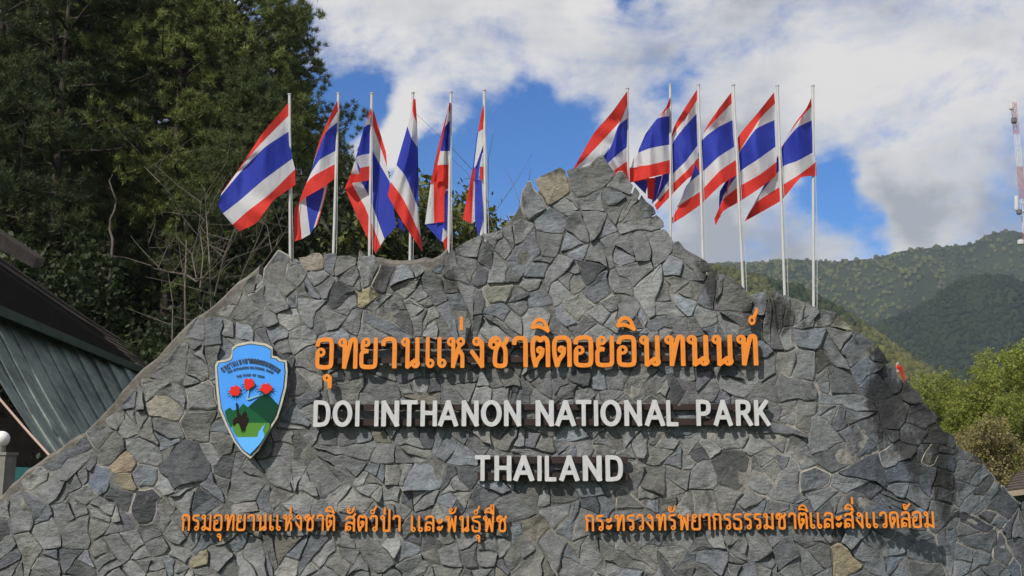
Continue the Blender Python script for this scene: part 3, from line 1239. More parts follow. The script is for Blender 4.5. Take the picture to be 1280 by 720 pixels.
def rail(root, x0, x1, ya, yb, Y, hpx):
    m = MB()
    a = P(x0, ya, Y)
    b = P(x1, yb, Y)
    h = hpx * .0082 / 2
    m.prism([a + Vector((0, 0, -h)), b + Vector((0, 0, -h)), b + Vector((0, 0, h)), a + Vector((0, 0, h))], (0, .03, 0))
    # stand-off pegs into the wall
    n = max(3, int((x1 - x0) / 90))
    for i in range(n):
        t = (i + .5) / n
        p = a.lerp(b, t)
        m.tube([p + Vector((0, .03, 0)), Vector((p.x, 10.05, p.z))], .012, 6)
    return m.build('mounting_rail', M_RAIL, root)


# line 1
r1 = empty('sign_lettering', P(670, 460, LY))
tag(r1, 'largest line of orange Thai letters across the upper middle of the wall', 'sign lettering', 'lines of raised lettering on the stone wall')
L1 = [('อ', 393.7, 417), ('ท', 421, 447), ('ย', 449, 472), ('า', 476, 496), ('น', 500, 526), ('เ', 531, 543), ('เ', 545.5, 558), ('ห', 557.5, 582), ('ง', 586.5, 606),
      ('ช', 610, 637), ('า', 640, 660), ('ต', 663, 688), ('ด', 690, 715), ('อ', 717, 742), ('ย', 744, 768), ('อ', 771, 796), ('น', 798.5, 827), ('ท', 830, 857),
      ('น', 858, 888), ('น', 889, 918), ('ท', 920, 948)]


def base1(x):
    return 462.5 + (458 - 462.5) * (x - 395) / 550


for ch, a, b in L1:
    place(r1, ch, a, b, base1(a), 40.5, 2.85, LY, MO)


def mark(root, ch, x0, x1, base, capH, hw_px, Y, dy, H_px, mats):
    """vowel or tone mark: its own unit box lifted dy pixels above the baseline"""
    place(root, ch, x0, x1, base - dy, capH, hw_px, Y, mats)


def markat(root, ch, xc, base, capH, hw_px, Y, mats, yc, w_px=None):
    """put a mark so that its unit baseline is at photo row yc, centred at xc"""
    w = G[ch][0] * (capH - 2 * hw_px) + 2 * hw_px
    if w_px:
        w = w_px
    place(root, ch, xc - w / 2, xc + w / 2, yc, capH, hw_px, Y, mats)


markat(r1, 'u', 409.5, 0, 40.5, 2.8, LY, MO, 463)
markat(r1, '1', 577, 0, 40.5, 2.9, LY, MO, 414.5, 5.8)
markat(r1, 'i', 675.5, 0, 40.5, 2.5, LY, MO, 416.5, 24)
markat(r1, 'i', 782.5, 0, 40.5, 2.5, LY, MO, 414.5, 25)
markat(r1, 'k', 941.5, 0, 40.5, 2.7, LY, MO, 408.5, 14)
rail(r1, 396, 946, 433, 430, LY + .035, 7)
rail(r1, 396, 946, 451, 447, LY + .035, 7)


def latin(root, items, yb, yt, hw_px=3.5, y2=None):
    for it in items:
        ch, a, b = it
        if ch == 'I':
            ch2 = 'V1'
        else:
            ch2 = ch
        t = (a - 390) / 570
        base = yb + (y2 - yb) * t if y2 else yb
        place(root, ch2, a, b, base, yb - yt, hw_px, LY, MW)


r2 = empty('sign_lettering', P(676, 533, LY))
tag(r2, 'off white line reading DOI INTHANON NATIONAL PARK below the large orange line', 'sign lettering', 'lines of raised lettering on the stone wall')
latin(r2, [('D', 391.5, 413), ('O', 415.5, 440.5), ('I', 443.95, 449.45), ('I', 467.75, 473.25), ('N', 476.5, 499), ('T', 500.5, 522.5), ('H', 525.5, 546.5), ('A', 547.5, 573), ('N', 577, 598.5),
           ('O', 601, 627.5), ('N', 630, 651.5), ('N', 669.5, 692.5), ('A', 694, 720), ('T', 719.5, 740), ('I', 742.45, 747.95), ('O', 750.5, 777), ('N', 780.5, 802.5), ('A', 806, 831.5),
           ('L', 833, 848.5), ('P', 870.5, 889), ('A', 892, 916), ('R', 920, 940.5), ('K', 943, 962.5)], 534, 500.5, 2.75, 533)
rail(r2, 393, 960, 509, 508.5, LY + .035, 7)
rail(r2, 393, 960, 528, 527, LY + .035, 8)
r3 = empty('sign_lettering', P(686, 601, LY))
tag(r3, 'short off white line reading THAILAND centred below the long white line', 'sign lettering', 'lines of raised lettering on the stone wall')
latin(r3, [('T', 593, 613.5), ('H', 618, 639.5), ('A', 641.5, 668), ('I', 671.75, 677.25), ('L', 681, 696), ('A', 699, 724.5), ('N', 728.5, 752.5), ('D', 757, 779)], 602, 569, 2.75)
rail(r3, 597, 785, 575, 575, LY + .035, 8)
rail(r3, 597, 785, 595.5, 595.5, LY + .035, 9)


def thai_line(root, text, x0, x1, y0, y1, capH, hw_px, Y, mats, rot=None):
    """text: base letters with marks in brackets after them; returns placements over x0..x1"""
    unit = capH - 2 * hw_px
    items = []
    i = 0
    adv = 0.0
    while i < len(text):
        ch = text[i]
        if ch == ' ':
            adv += .9
            i += 1
            continue
        w = G[ch][0]
        fw = w + 2 * hw_px / unit
        items.append((ch, adv, fw))
        last = (adv, fw)
        i += 1
        while i < len(text) and text[i] in 'uiI1ka2^':
            m = text[i]
            items.append((m, last[0], last[1], 'm'))
            i += 1
        adv += fw + .12
    total = adv - .12
    s = (x1 - x0) / (total * unit)
    for it in items:
        xa = x0 + it[1] * unit * s
        xb = xa + it[2] * unit * s
        t = (xa - x0) / (x1 - x0)
        base = y0 + (y1 - y0) * t
        if len(it) == 3:
            prevb = it[0]
            place(root, it[0], xa, xb, base, capH, hw_px, Y, mats)
        else:
            m = it[0]
            mw = {'u': .2, 'i': .56, 'I': .56, '1': .05, 'k': .34, 'a': .44, '2': .44, '^': .05}[m] * unit * s + 2 * hw_px
            hh = {'u': -.5, '^': 1.62}.get(m, 1.12)
            stacked = {'^': '1'}.get(m, m)
            right = xb - (0 if m in 'iIa2' else .5) - (4.5 if prevb == 'ป' else 0)
            if m == 'u':
                place(root, 'u', right - mw, right, base, capH, hw_px * .9, Y, mats)
            else:
                place(root, stacked, right - mw, right, base - hh * unit - hw_px * .4, capH, hw_px * .8, Y, mats)


r4 = empty('sign_lettering', P(430, 663, LY + .03))
tag(r4, 'small orange Thai line at the lower left of the wall', 'sign lettering', 'lines of raised lettering on the stone wall')
thai_line(r4, 'กรมอuทยานเเห1งชาตi', 226.5, 419, 664, 664, 21.5, 1.5, LY + .03, MO)
thai_line(r4, 'สaตวkป1า', 431, 501, 665, 665, 21.5, 1.5, LY + .03, MO)
thai_line(r4, 'เเละพaนธukพIช', 513, 634, 665.5, 665.5, 21.5, 1.5, LY + .03, MO)
rail(r4, 228, 634, 655, 656, LY + .065, 6)
r5 = empty('sign_lettering', P(950, 663, LY + .03))
tag(r5, 'small orange Thai line at the lower right of the wall', 'sign lettering', 'lines of raised lettering on the stone wall')
thai_line(r5, 'กระทรวงทรaพยากรธรรมชาตiเเละสi^งเเวดล2อม', 731, 1168, 664.5, 660, 21.5, 1.5, LY + .03, MO)
rail(r5, 733, 1166, 656, 651, LY + .065, 6)


# ------------------------------------------------------------------ arrowhead badge
def badge():
    Y = 9.875
    root = empty('arrowhead_badge', P(311, 573, Y))
    tag(root, 'blue arrowhead shaped badge with red flowers and green mountains left of the lettering', 'badge')
    o0, sc = (240, 400), 3.6

    def q(pts, o_=o0, s_=sc):
        return [(o_[0] + x / s_, o_[1] + y / s_) for x, y in pts]
    outer = q([(180, 125), (200, 108), (262, 95), (330, 105), (362, 122), (362, 160), (385, 165), (400, 178), (425, 182), (430, 230), (425, 300), (405, 380), (385, 440),
               (360, 480), (300, 585), (262, 624), (225, 595), (190, 550), (150, 470), (120, 400), (108, 300), (103, 205), (112, 185), (150, 178), (172, 168), (178, 150)])
    cx, cy = 311, 490

    def shrink(pts, d):
        r = []
        for x, y in pts:
            D = math.hypot(x - cx, y - cy)
            r.append((x + (cx - x) * d / D, y + (cy - y) * d / D))
        return r

    def slab(name, pts, y0, y1, m):
        b = MB()
        b.prism([P(x, y, y0) for x, y in pts], (0, y1 - y0, 0))
        return b.build(name, m, root)
    m_rim = mat('badge_rim', (.48, .46, .38), .6, noise=[(20, .8, 1.1, ONE)])
    m_dark = mat('badge_outline', (.035, .045, .05), .6)
    m_blue = mat('badge_blue', (.075, .31, .82), .8, spec=.1, noise=[(10, .95, 1.04, ONE)])
    m_mt1 = mat('badge_dark_green', (.008, .05, .028), .8, spec=.1)
    m_mt2 = mat('badge_mid_green', (.012, .09, .035), .8, spec=.1)
    m_fld = mat('badge_field_green', (.085, .23, .04), .8, spec=.1)
    m_wat = mat('badge_water', (.12, .42, .85), .8, spec=.1)
    m_blk = mat('badge_black', (.02, .012, .01), .8, spec=.1)
    m_red = mat('badge_red', (.66, .03, .02), .8, spec=.1)
    slab('back_board', shrink(outer, .2), Y + .002, Y + .07, m_dark)
    slab('rim', outer, Y - .022, Y, m_rim)
    slab('outline_band', shrink(outer, 3.0), Y - .026, Y - .0225, m_dark)
    inner = shrink(outer, 4.2)
    slab('blue_field', inner, Y - .030, Y - .0265, m_blue)
    f0 = Y - .034

    def lay(name, pts, m, k):
        return slab(name, pts, f0 - k * .0035, f0 - k * .0035 + .003, m)
    b2 = (262, 490)
    s2 = 8.0
    mt_dark = q([(385, 150), (450, 90), (520, 35), (560, 20), (600, 30), (650, 90), (688, 130), (670, 200), (640, 270), (600, 320), (545, 310), (420, 200)], b2, s2)
    lay('mountain', mt_dark, m_mt1, 0)
    mt_l = q([(150, 190), (200, 155), (235, 185), (290, 170), (335, 115), (380, 150), (470, 210), (590, 310), (590, 345), (205, 345), (170, 270)], b2, s2)
    lay('foothill', mt_l, m_mt2, 1)
    fld = q([(222, 330), (300, 312), (420, 308), (600, 310), (600, 360), (550, 450), (275, 450), (240, 400)], b2, s2)
    lay('meadow', fld, m_fld, 2)
    wat = q([(268, 452), (480, 450), (490, 400), (530, 345), (555, 320), (545, 350), (530, 385), (548, 420), (545, 452), (500, 520), (445, 580), (402, 622), (355, 590), (300, 520)], b2, s2)
    lay('river', wat, m_wat, 3)
    hr = q([(235, 335), (232, 290), (248, 262), (278, 250), (268, 190), (262, 120), (270, 100), (280, 120), (284, 195), (300, 215), (318, 240), (340, 200), (358, 190), (365, 215), (360, 240), (385, 255),
            (378, 310), (362, 345), (348, 410), (338, 365), (325, 410), (312, 370), (300, 340), (285, 300), (262, 300), (250, 335)], b2, s2)
    lay('rider_silhouette', hr, m_blk, 4)
    b1 = (262, 422)
    s1 = 9.23
    for k, (fx, fy, fr) in enumerate(((290, 612, 60), (458, 532, 62), (648, 585, 66))):
        # pointed dark leaves below and around the bloom
        g = random.Random(k + 3)
        lf = []
        for i in range(9):
            a = math.pi * (0.05 + .9 * i / 8)
            for (da, rr) in ((-.14, .75), (0, 1.65 + .35 * g.random()), (.14, .75)):
                lf.append((fx + fr * rr * math.cos(a + da), fy + fr * rr * math.sin(a + da)))
        lf.append((fx, fy))
        lay('leaf_spray', q(lf, b1, s1), m_mt1, 4)
        pet = []
        for i in range(22):
            a = 2 * math.pi * i / 22
            rr = fr * g.uniform(.72, 1.25)
            pet.append((fx + rr * math.cos(a), fy + rr * math.sin(a)))
        lay('bloom', q(pet, b1, s1), m_red, 5)
    m_stem = mat('badge_stem', (.22, .42, .45), .5)
    st = q([(450, 590), (462, 592), (440, 700), (600, 650), (608, 660), (450, 720), (425, 718), (428, 690)], b1, s1)
    lay('stem', st, m_stem, 3)
    # lettering in three arcs, joined as one printed layer
    V, F = [], []

    def arc(text, xc, yc, rad, a0, a1, h):
        n = len(text)
        ws = [(.5 if c == ' ' else G['V1' if c == 'I' else c][0] + .26) for c in text]
        tot = sum(ws)
        acc = 0
        for c, w in zip(text, ws):
            mid = acc + w / 2
            acc += w
            if c == ' ':
                continue
            ch = 'V1' if c == 'I' else c
            a = a0 + (a1 - a0) * mid / tot
            me = glyph(ch, .10, 1.0, .004, (m_dark,), bev=.0005)
            gw = G[ch][0] + .2
            px = xc + rad * math.sin(a)
            py = yc - rad * math.cos(a)
            s = h / 1.2
            sxx = rad * abs(a1 - a0) / tot
            n0 = len(V)
            for v in me.vertices:
                lx = (v.co.x - gw / 2) * sxx
                ly = v.co.z * s
                X = px + lx * math.cos(a) + ly * math.sin(a)
                Yp = py + lx * math.sin(a) - ly * math.cos(a)
                V.append(P(X, Yp, f0 - .003 + v.co.y * .5))
            for p in me.polygons:
                F.append(tuple(n0 + i for i in p.vertices))
    b = (262, 422)
    xc = 262 + 462 / s1
    arc('อทยานเเหงชาตดอยอนทนนท', xc, 422 + 800 / s1, 500 / s1, -.66, .70, 6.6)
    arc('DOI INTHANON NATIONAL PARK', xc, 422 + 960 / s1, 600 / s1, -.43, .46, 3.4)
    arc('THE ROOF OF SIAM', xc, 422 + 960 / s1, 515 / s1, -.30, .32, 3.2)
    me = mesh('arc_lettering', V, F)
    link('arc_lettering', me, root, (m_dark,))['kind'] = 'stuff'


badge()

# ------------------------------------------------------------------ flags
FLAGS = []


def fl(o_, s, top, bot, cols, patches, label, Y, dep=None):
    FLAGS.append((o_, s, top, bot, cols, patches, label, Y, dep))


fl((265, 115), 3.425, (332, 12), (335, 700),
   [[(328, 45), (329, 100), (330, 168), (335, 225), (344, 285), (356, 330), (357, 398)],
    [(215, 178), (208, 222), (228, 235), (222, 310), (222, 375), (246, 438), (265, 462)],
    [(128, 310), (126, 318), (135, 328), (128, 400), (118, 465), (150, 512), (190, 560)],
    [(42, 430), (40, 436), (36, 446), (26, 485), (47, 520), (88, 568), (118, 596)]], [],
   'striped flag at the far left, spread widest of the left six', 11.35, [0, -.22, .04, -.05])
fl((355, 110), 3.35, (228, 25), (207, 692),
   [[(230, 40), (231, 90), (228, 140), (225, 200), (222, 260), (220, 315), (218, 375)],
    [(188, 125), (190, 155), (172, 190), (162, 250), (148, 302), (128, 365), (160, 418)],
    [(128, 290), (124, 310), (120, 330), (112, 355), (105, 372), (92, 400), (84, 462)],
    [(185, 405), (180, 412), (168, 425), (130, 440), (92, 465), (62, 490), (44, 505)],
    [(140, 570), (132, 580), (124, 588), (117, 600), (110, 612), (75, 632), (42, 643)]], [],
   'narrow striped flag second from the left with its tail folded back', 11.35, [0, -.12, .05, .12, .1])
fl((425, 110), 3.348, (133, 25), (123, 710),
   [[(130, 80), (130, 110), (130, 150), (130, 210), (130, 272), (130, 325), (130, 385)],
    [(118, 112), (114, 125), (100, 165), (84, 225), (66, 292), (50, 345), (30, 402)],
    [(124, 100), (128, 150), (134, 240), (112, 330), (94, 400), (54, 408), (25, 430)],
    [(140, 95), (140, 165), (138, 268), (130, 380), (120, 450), (105, 500), (82, 560)],
    [(192, 268), (198, 330), (208, 392), (236, 580), (186, 632), (170, 660), (148, 692)]], [],
   'striped flag third from the left, wrapped on both sides of its pole', 11.35, [0, -.1, .08, .14, .05])
fl((425, 110), 3.348, (305, 22), (293, 710),
   [[(305, 46), (300, 85), (282, 160), (262, 230), (236, 322), (212, 392), (200, 450)],
    [(310, 46), (310, 120), (300, 212), (290, 290), (276, 372), (268, 470), (262, 560)],
    [(316, 46), (323, 150), (326, 250), (329, 400), (326, 500), (338, 620), (345, 686)]],
   [(2, .12, [(240, 540), (262, 560), (272, 605), (242, 580)])],
   'striped flag fourth from the left, hanging limp across its pole', 11.35, [.05, -.2, .1])
fl((520, 110), 3.427, (150, 20), (140, 700),
   [[(149, 60), (149, 92), (148, 135), (148, 200), (148, 270), (148, 327), (148, 398)],
    [(142, 64), (138, 110), (124, 165), (114, 215), (104, 270), (92, 330), (76, 402)]],
   [(0, .05, [(146, 58), (138, 90), (82, 400), (62, 412), (80, 320), (110, 190)]), (1, .06, [(64, 400), (78, 396), (80, 578), (38, 584)]),
    (0, .03, [(76, 398), (148, 392), (122, 460), (122, 574), (78, 578)]), (2, .045, [(116, 450), (140, 436), (132, 610), (116, 600)]),
    (2, .075, [(38, 582), (124, 572), (110, 662)]), (1, .062, [(130, 470), (152, 450), (150, 650), (124, 668), (110, 655)]), (0, .052, [(116, 655), (148, 620), (146, 692), (124, 696)])],
   'striped flag fifth from the left, its red end folded over the blue', 11.35, [0, -.08])
fl((520, 110), 3.427, (292, 12), (298, 610), [],
   [(0, 0, [(290, 72), (293, 170), (266, 188), (278, 110)]), (1, .004, [(292, 170), (292, 232), (258, 332), (248, 342), (262, 222), (268, 180)]),
    (2, .02, [(262, 190), (272, 195), (252, 345), (242, 352)]), (2, .03, [(292, 228), (286, 282), (276, 312), (262, 402), (250, 402), (256, 328)]),
    (1, .01, [(284, 280), (298, 276), (298, 337), (273, 337)]), (0, .014, [(273, 336), (298, 336), (298, 388), (274, 394)]),
    (0, .06, [(242, 348), (258, 342), (252, 400), (242, 582), (200, 562), (222, 450)]), (1, .055, [(246, 400), (256, 398), (254, 570), (238, 582)]),
    (2, .04, [(253, 395), (280, 390), (288, 560), (266, 642), (252, 560)]), (1, .05, [(278, 390), (299, 386), (301, 610), (272, 640), (286, 560)])],
   'thinnest striped flag of the left six, furled tight beside the wall peak', 11.35)
fl((700, 100), 5.143, (433, 58), (433, 900),
   [[(436, 65), (437, 150), (438, 242), (438, 335), (438, 425), (440, 515), (446, 665)],
    [(330, 212), (390, 260), (372, 300), (362, 400), (345, 500), (370, 565), (398, 650)],
    [(215, 345), (272, 392), (325, 435), (290, 490), (300, 545), (325, 600), (350, 660)],
    [(80, 582), (108, 562), (215, 560), (225, 600), (240, 640), (260, 680), (280, 700)]], [],
   'striped flag rising behind the left side of the wall peak', 11.4, [0, -.2, .05, -.1])
fl((770, 100), 3.79, (257, 25), (258, 680),
   [[(259, 75), (259, 122), (259, 170), (259, 240), (259, 305), (258, 378), (257, 440)],
    [(236, 130), (220, 160), (196, 182), (175, 250), (165, 322), (160, 402), (158, 462)],
    [(200, 178), (190, 190), (140, 255), (108, 328), (104, 345), (108, 408), (70, 485)]],
   [(1, .1, [(82, 372), (108, 345), (118, 410), (70, 418)]), (0, .11, [(62, 415), (122, 408), (160, 468), (66, 486)]),
    (2, .14, [(80, 480), (156, 470), (140, 540), (110, 510)]), (0, .13, [(146, 466), (188, 462), (178, 570), (150, 560)]), (2, .15, [(184, 460), (248, 444), (196, 560), (170, 588)])],
   'striped flag just right of the wall peak with a fold hanging below its red edge', 11.4, [0, -.16, .05])
fl((770, 100), 3.79, (390, 25), (412, 850),
   [[(384, 44), (384, 95), (382, 160), (383, 235), (386, 310), (390, 368), (396, 432)],
    [(322, 140), (340, 165), (325, 222), (330, 300), (330, 385), (335, 430), (340, 468)],
    [(270, 235), (268, 268), (266, 305), (262, 380), (272, 443), (274, 488), (282, 525)],
    [(196, 545), (194, 552), (192, 560), (188, 568), (185, 576), (182, 592), (194, 618)]], [],
   'bright striped flag second from the right of the wall peak, tail reaching the stones', 11.45, [0, -.16, .04, -.04])
fl((830, 100), 3.6, (312, 25), (355, 910),
   [[(303, 55), (305, 105), (308, 180), (310, 240), (316, 300), (322, 360), (336, 425)],
    [(246, 130), (226, 185), (240, 215), (238, 290), (246, 345), (250, 410), (258, 470)],
    [(186, 222), (178, 245), (172, 272), (174, 345), (182, 405), (165, 500), (165, 560)],
    [(125, 438), (122, 446), (118, 452), (112, 462), (102, 475), (75, 560), (92, 612)],
    [(58, 572), (55, 578), (52, 584), (50, 590), (46, 598), (36, 622), (38, 646)]], [],
   'long striped flag in the middle of the right group, dropping low to the left', 11.45, [0, -.2, .05, -.08, .02])
fl((900, 100), 3.6, (258, 28), (290, 940),
   [[(243, 55), (248, 105), (245, 180), (247, 240), (250, 300), (255, 368), (252, 432)],
    [(176, 140), (180, 175), (160, 222), (160, 290), (166, 360), (176, 428), (186, 482)],
    [(78, 262), (82, 330), (88, 326), (88, 370), (90, 412), (85, 480), (92, 545)],
    [(52, 430), (46, 436), (44, 442), (0, 500), (14, 522), (16, 535), (15, 590)],
    [(6, 598), (2, 600), (0, 605), (-4, 612), (2, 618), (-26, 625), (-20, 655)]], [],
   'striped flag second from the far right with a blue corner showing under its tail', 11.5, [0, -.2, .06, -.04, .05])
fl((900, 100), 3.6, (418, 28), (421, 975),
   [[(410, 80), (412, 120), (412, 182), (416, 250), (420, 325), (432, 368), (435, 430)],
    [(388, 128), (366, 168), (346, 215), (346, 290), (348, 364), (358, 425), (362, 440)],
    [(325, 215), (300, 260), (278, 300), (278, 345), (282, 390), (270, 480), (278, 540)],
    [(200, 470), (198, 476), (196, 482), (192, 490), (186, 506), (165, 550), (190, 592)],
    [(120, 616), (119, 618), (118, 621), (116, 624), (114, 627), (112, 631), (112, 636)]], [],
   'striped flag at the far right end, narrow tail pointing down left', 11.5, [0, -.18, .06, -.06, 0])


def crs(p0, p1, p2, p3, t):
    return 0.5 * ((2 * p1) + (-p0 + p2) * t + (2 * p0 - 5 * p1 + 4 * p2 - p3) * t * t + (-p0 + 3 * p1 - 3 * p2 + p3) * t ** 3)


def build_flag(idx, o_, s, top, bot, cols, patches, label, Y, dep):
    def q(p):
        return (o_[0] + p[0] / s, o_[1] + p[1] / s)
    t = q(top)
    b = q(bot)
    pt, pb = P(t[0], t[1], Y), P(b[0], b[1], Y)
    d = (pt - pb).normalized()
    base = pb - d * (pb.z / d.z)
    root = empty('flag', base)
    tag(root, label, 'flag', 'striped national flags on poles behind the wall')
    m = MB()
    m.tube([base, pt], .0165, 10)
    m.tube([pt, pt + d * .012], .023, 10)
    # halyard tied off beside the pole
    m2 = MB()
    off = Vector((.03, -.02, 0))
    m2.tube([pt - d * .03, base.lerp(pt, .7) + off * 1.3, base.lerp(pt, .45) + off, base.lerp(pt, .3) + off * .7], .0035, 4)
    m2.build('halyard', M_POLE, root)
    m.build('pole', M_POLE, root, smooth=False)
    V, F, MI = [], [], []
    vs = [0, 1 / 6, 1 / 3, .5, 2 / 3, 5 / 6, 1]
    STR = [0, 1, 2, 2, 1, 0]
    if cols:
        n = len(cols)
        A = np.zeros((n, 7, 3))
        for i, c in enumerate(cols):
            for j, p in enumerate(c):
                x, y = q(p)
                A[i, j] = (x, y, dep[i])
        SU, SV = 9, 4
        nu = (n - 1) * SU + 1
        nv = 6 * SV + 1
        # across the fly: catmull-rom, along the hoist: linear within stripes
        B = np.zeros((nu, 7, 3))
        for i in range(nu):
            k = min(i // SU, n - 2)
            f = (i - k * SU) / SU
            p0 = A[max(k - 1, 0)]
            p3 = A[min(k + 2, n - 1)]
            sm = crs(p0, A[k], A[k + 1], p3, f)
            ln = A[k] * (1 - f) + A[k + 1] * f
            B[i] = .45 * sm + .55 * ln
        for i in range(nu):
            for j in range(nv):
                k = min(j // SV, 5)
                f = (j - k * SV) / SV
                x, y, dd = B[i, k] * (1 - f) + B[i, k + 1] * f
                v = j / (nv - 1)
                u = i / (nu - 1)
                rip = .035 * min(1, u * 4) * math.sin(u * (9 + idx % 3) + v * 5.5 + idx * 1.7) + .026 * math.sin(u * 19 + v * 7 + idx * 2.1) * min(1, u * 5)
                V.append(P(x, y, Y + dd * (1 - .35 * v) + rip - (.012 if i == 0 else 0)))
        for i in range(nu - 1):
            for j in range(nv - 1):
                F.append((i * nv + j, i * nv + j + 1, (i + 1) * nv + j + 1, (i + 1) * nv + j))
                MI.append(STR[min(j // SV, 5)])
    for (c, dd, poly) in patches:
        n0 = len(V)
        pts = []
        for i in range(len(poly)):
            a, b2 = poly[i], poly[(i + 1) % len(poly)]
            for k in range(4):
                f = k / 4
                pts.append((a[0] + (b2[0] - a[0]) * f, a[1] + (b2[1] - a[1]) * f))
        cx = sum(p[0] for p in pts) / len(pts)
        cy = sum(p[1] for p in pts) / len(pts)
        k = len(pts)
        for ring in range(3):
            f = 1 - ring / 3
            for (x, y) in pts:
                xx, yy = cx + (x - cx) * f, cy + (y - cy) * f
                X, Yp = q((xx, yy))
                V.append(P(X, Yp, Y + dd + .016 * math.sin(xx * .11 + idx) + .010 * math.sin(yy * .03 + xx * .05)))
        X, Yp = q((cx, cy))
        V.append(P(X, Yp, Y + dd + .01 * math.sin(cx * .11 + idx)))
        for ring in range(2):
            for i in range(k):
                j = (i + 1) % k
                F.append((n0 + ring * k + i, n0 + ring * k + j, n0 + (ring + 1) * k + j, n0 + (ring + 1) * k + i))
                MI.append(c)
        for i in range(k):
            F.append((n0 + 2 * k + i, n0 + 2 * k + (i + 1) % k, n0 + 3 * k))
            MI.append(c)
    me = mesh('cloth', V, F, smooth=True)
    for m_ in (M_FRED, M_FWHITE, M_FBLUE):
        me.materials.append(m_)
    me.polygons.foreach_set('material_index', MI)
    me.update()
    link('cloth', me, root)


for i, f in enumerate(FLAGS):
    build_flag(i, *f)


def small_flag():
    root = empty('small_flag', P(1134, 482, 10.62))
    tag(root, 'tiny red and white flag stuck on the right shoulder of the wall', 'flag')
    m = MB()
    m.tube([P(1134, 484, 10.6), P(1121, 452, 10.6)], .008, 6)
    m.build('staff', M_PALEBARK, root)
    V = [P(1121, 454, 10.59), P(1127, 458, 10.57), P(1131, 468, 10.6), P(1133, 480, 10.58), P(1130, 478, 10.61), P(1124, 466, 10.6), P(1120.5, 460, 10.58)]
    link('cloth', mesh('cloth', V, [(0, 1, 2, 5, 6), (2, 3, 4, 5)]), root, (M_FRED,))
    V = [P(1120, 454, 10.585), P(1123, 452, 10.585), P(1124, 464, 10.59), P(1121, 465, 10.585)]
    link('white_edge', mesh('white_edge', V, [(0, 1, 2, 3)]), root, (M_FWHITE,))


small_flag()


# ------------------------------------------------------------------ trees
def needles(C_, k, L, wd, g, up=.35):
    """k narrow needles round each clump centre"""
    n = len(C_)
    D = g.normal(size=(n, k, 3))
    D[..., 2] += up
    D /= np.linalg.norm(D, axis=-1, keepdims=True)
    S = np.cross(D, g.normal(size=(n, k, 3)))
    S /= np.linalg.norm(S, axis=-1, keepdims=True)
    base = C_[:, None, :] + g.normal(size=(n, k, 3)) * L * .20
    ln = L * (.6 + .7 * g.random((n, k, 1)))
    a = base - S * wd
    b = base + S * wd
    c = base + D * ln
    return np.stack([a, b, c], 2).reshape(-1, 3)


def leaves(C_, k, L, spread, g):
    n = len(C_)
    ctr = C_[:, None, :] + g.normal(size=(n, k, 3)) * spread
    D = g.normal(size=(n, k, 3))
    D /= np.linalg.norm(D, axis=-1, keepdims=True)
    S = np.cross(D, g.normal(size=(n, k, 3)))
    S /= np.linalg.norm(S, axis=-1, keepdims=True)
    ln = L * (.6 + .8 * g.random((n, k, 1)))
    a = ctr - D * ln * .5
    b = ctr + S * ln * .28
    c = ctr + D * ln * .5
    d = ctr - S * ln * .28
    return np.stack([a, b, c, d], 2).reshape(-1, 3)


def pine_meshes(seed, H, z0, rad, nl, tone):
    g = np.random.default_rng(seed)
    tr = MB()
    bend = g.normal(size=2) * .25
    tp = [(bend[0] * math.sin(t * 2.2), bend[1] * math.sin(t * 2.7), H * t) for t in np.linspace(0, 1, 9)]
    tr.tube(tp, [max(.02, .19 * (1 - t * .92)) for t in np.linspace(0, 1, 9)], 8)
    cl = []
    for i in range(nl):
        t = (i + g.random()) / nl
        z = z0 + (H - z0) * t
        prof = (0.55 + .45 * math.sin(math.pi * min(1, t * 1.1))) * (1 - t ** 3 * .75)
        ln = rad * prof * (.6 + .55 * g.random())
        az = i * 2.4 + g.normal() * .3
        f = z / H
        bx = bend[0] * math.sin(f * 2.2)
        by = bend[1] * math.sin(f * 2.7)
        drop = -.10 + .5 * t + .2 * g.normal()
        pts = [(bx, by, z)]
        for s in (.33, .66, 1.0):
            pts.append((bx + math.cos(az) * ln * s + g.normal() * .08, by + math.sin(az) * ln * s + g.normal() * .08, z + ln * (drop * s + .18 * s * s)))
        tr.tube(pts, [.055 * (1 - t * .5), .04, .025, .01], 5, cap=False)
        m = int(10 + 12 * g.random())
        for k in range(m):
            s = .35 + .68 * g.random()
            a, b_ = pts[min(3, int(s * 3))], pts[min(3, int(s * 3) + 1)]
            fr = s * 3 - int(s * 3)
            p = [a[q] + (b_[q] - a[q]) * fr for q in range(3)]
            w = .18 + .30 * s
            cl.append((p[0] + g.normal() * w, p[1] + g.normal() * w, p[2] + g.normal() * w * .5 + .08))
    for k in range(14):
        cl.append((bend[0] * .8 + g.normal() * .25, bend[1] * .4 + g.normal() * .25, H + g.normal() * .35))
    cl = np.array(cl)
    n = len(cl)
    # each clump is a few tufts
    cl2 = (cl[:, None, :] + g.normal(size=(n, 3, 3)) * np.array([.12, .12, .09])).reshape(-1, 3)
    K = 34
    V = needles(cl2, K, .17, .0115, g, .8)
    base = np.array(tone)
    cc = base[None] * (.65 + .7 * g.random((n, 1)))
    yl = g.random((n, 1)) ** 3
    cc = cc * (1 - yl * .35) + np.array([.13, .12, .025]) * yl * .35
    cc = np.repeat(np.repeat(cc, 3, 0), K, 0)
    cc = cc * (.8 + .4 * g.random((len(cc), 1)))
    T = np.repeat(cc, 3, 0)
    crown = np_mesh('crown', V, 3, len(V) // 3, T)
    crown.materials.append(M_NEEDLE)
    tm = mesh('trunk', tr.V, tr.F, smooth=True)
    tm.materials.append(M_BARK)
    return tm, crown


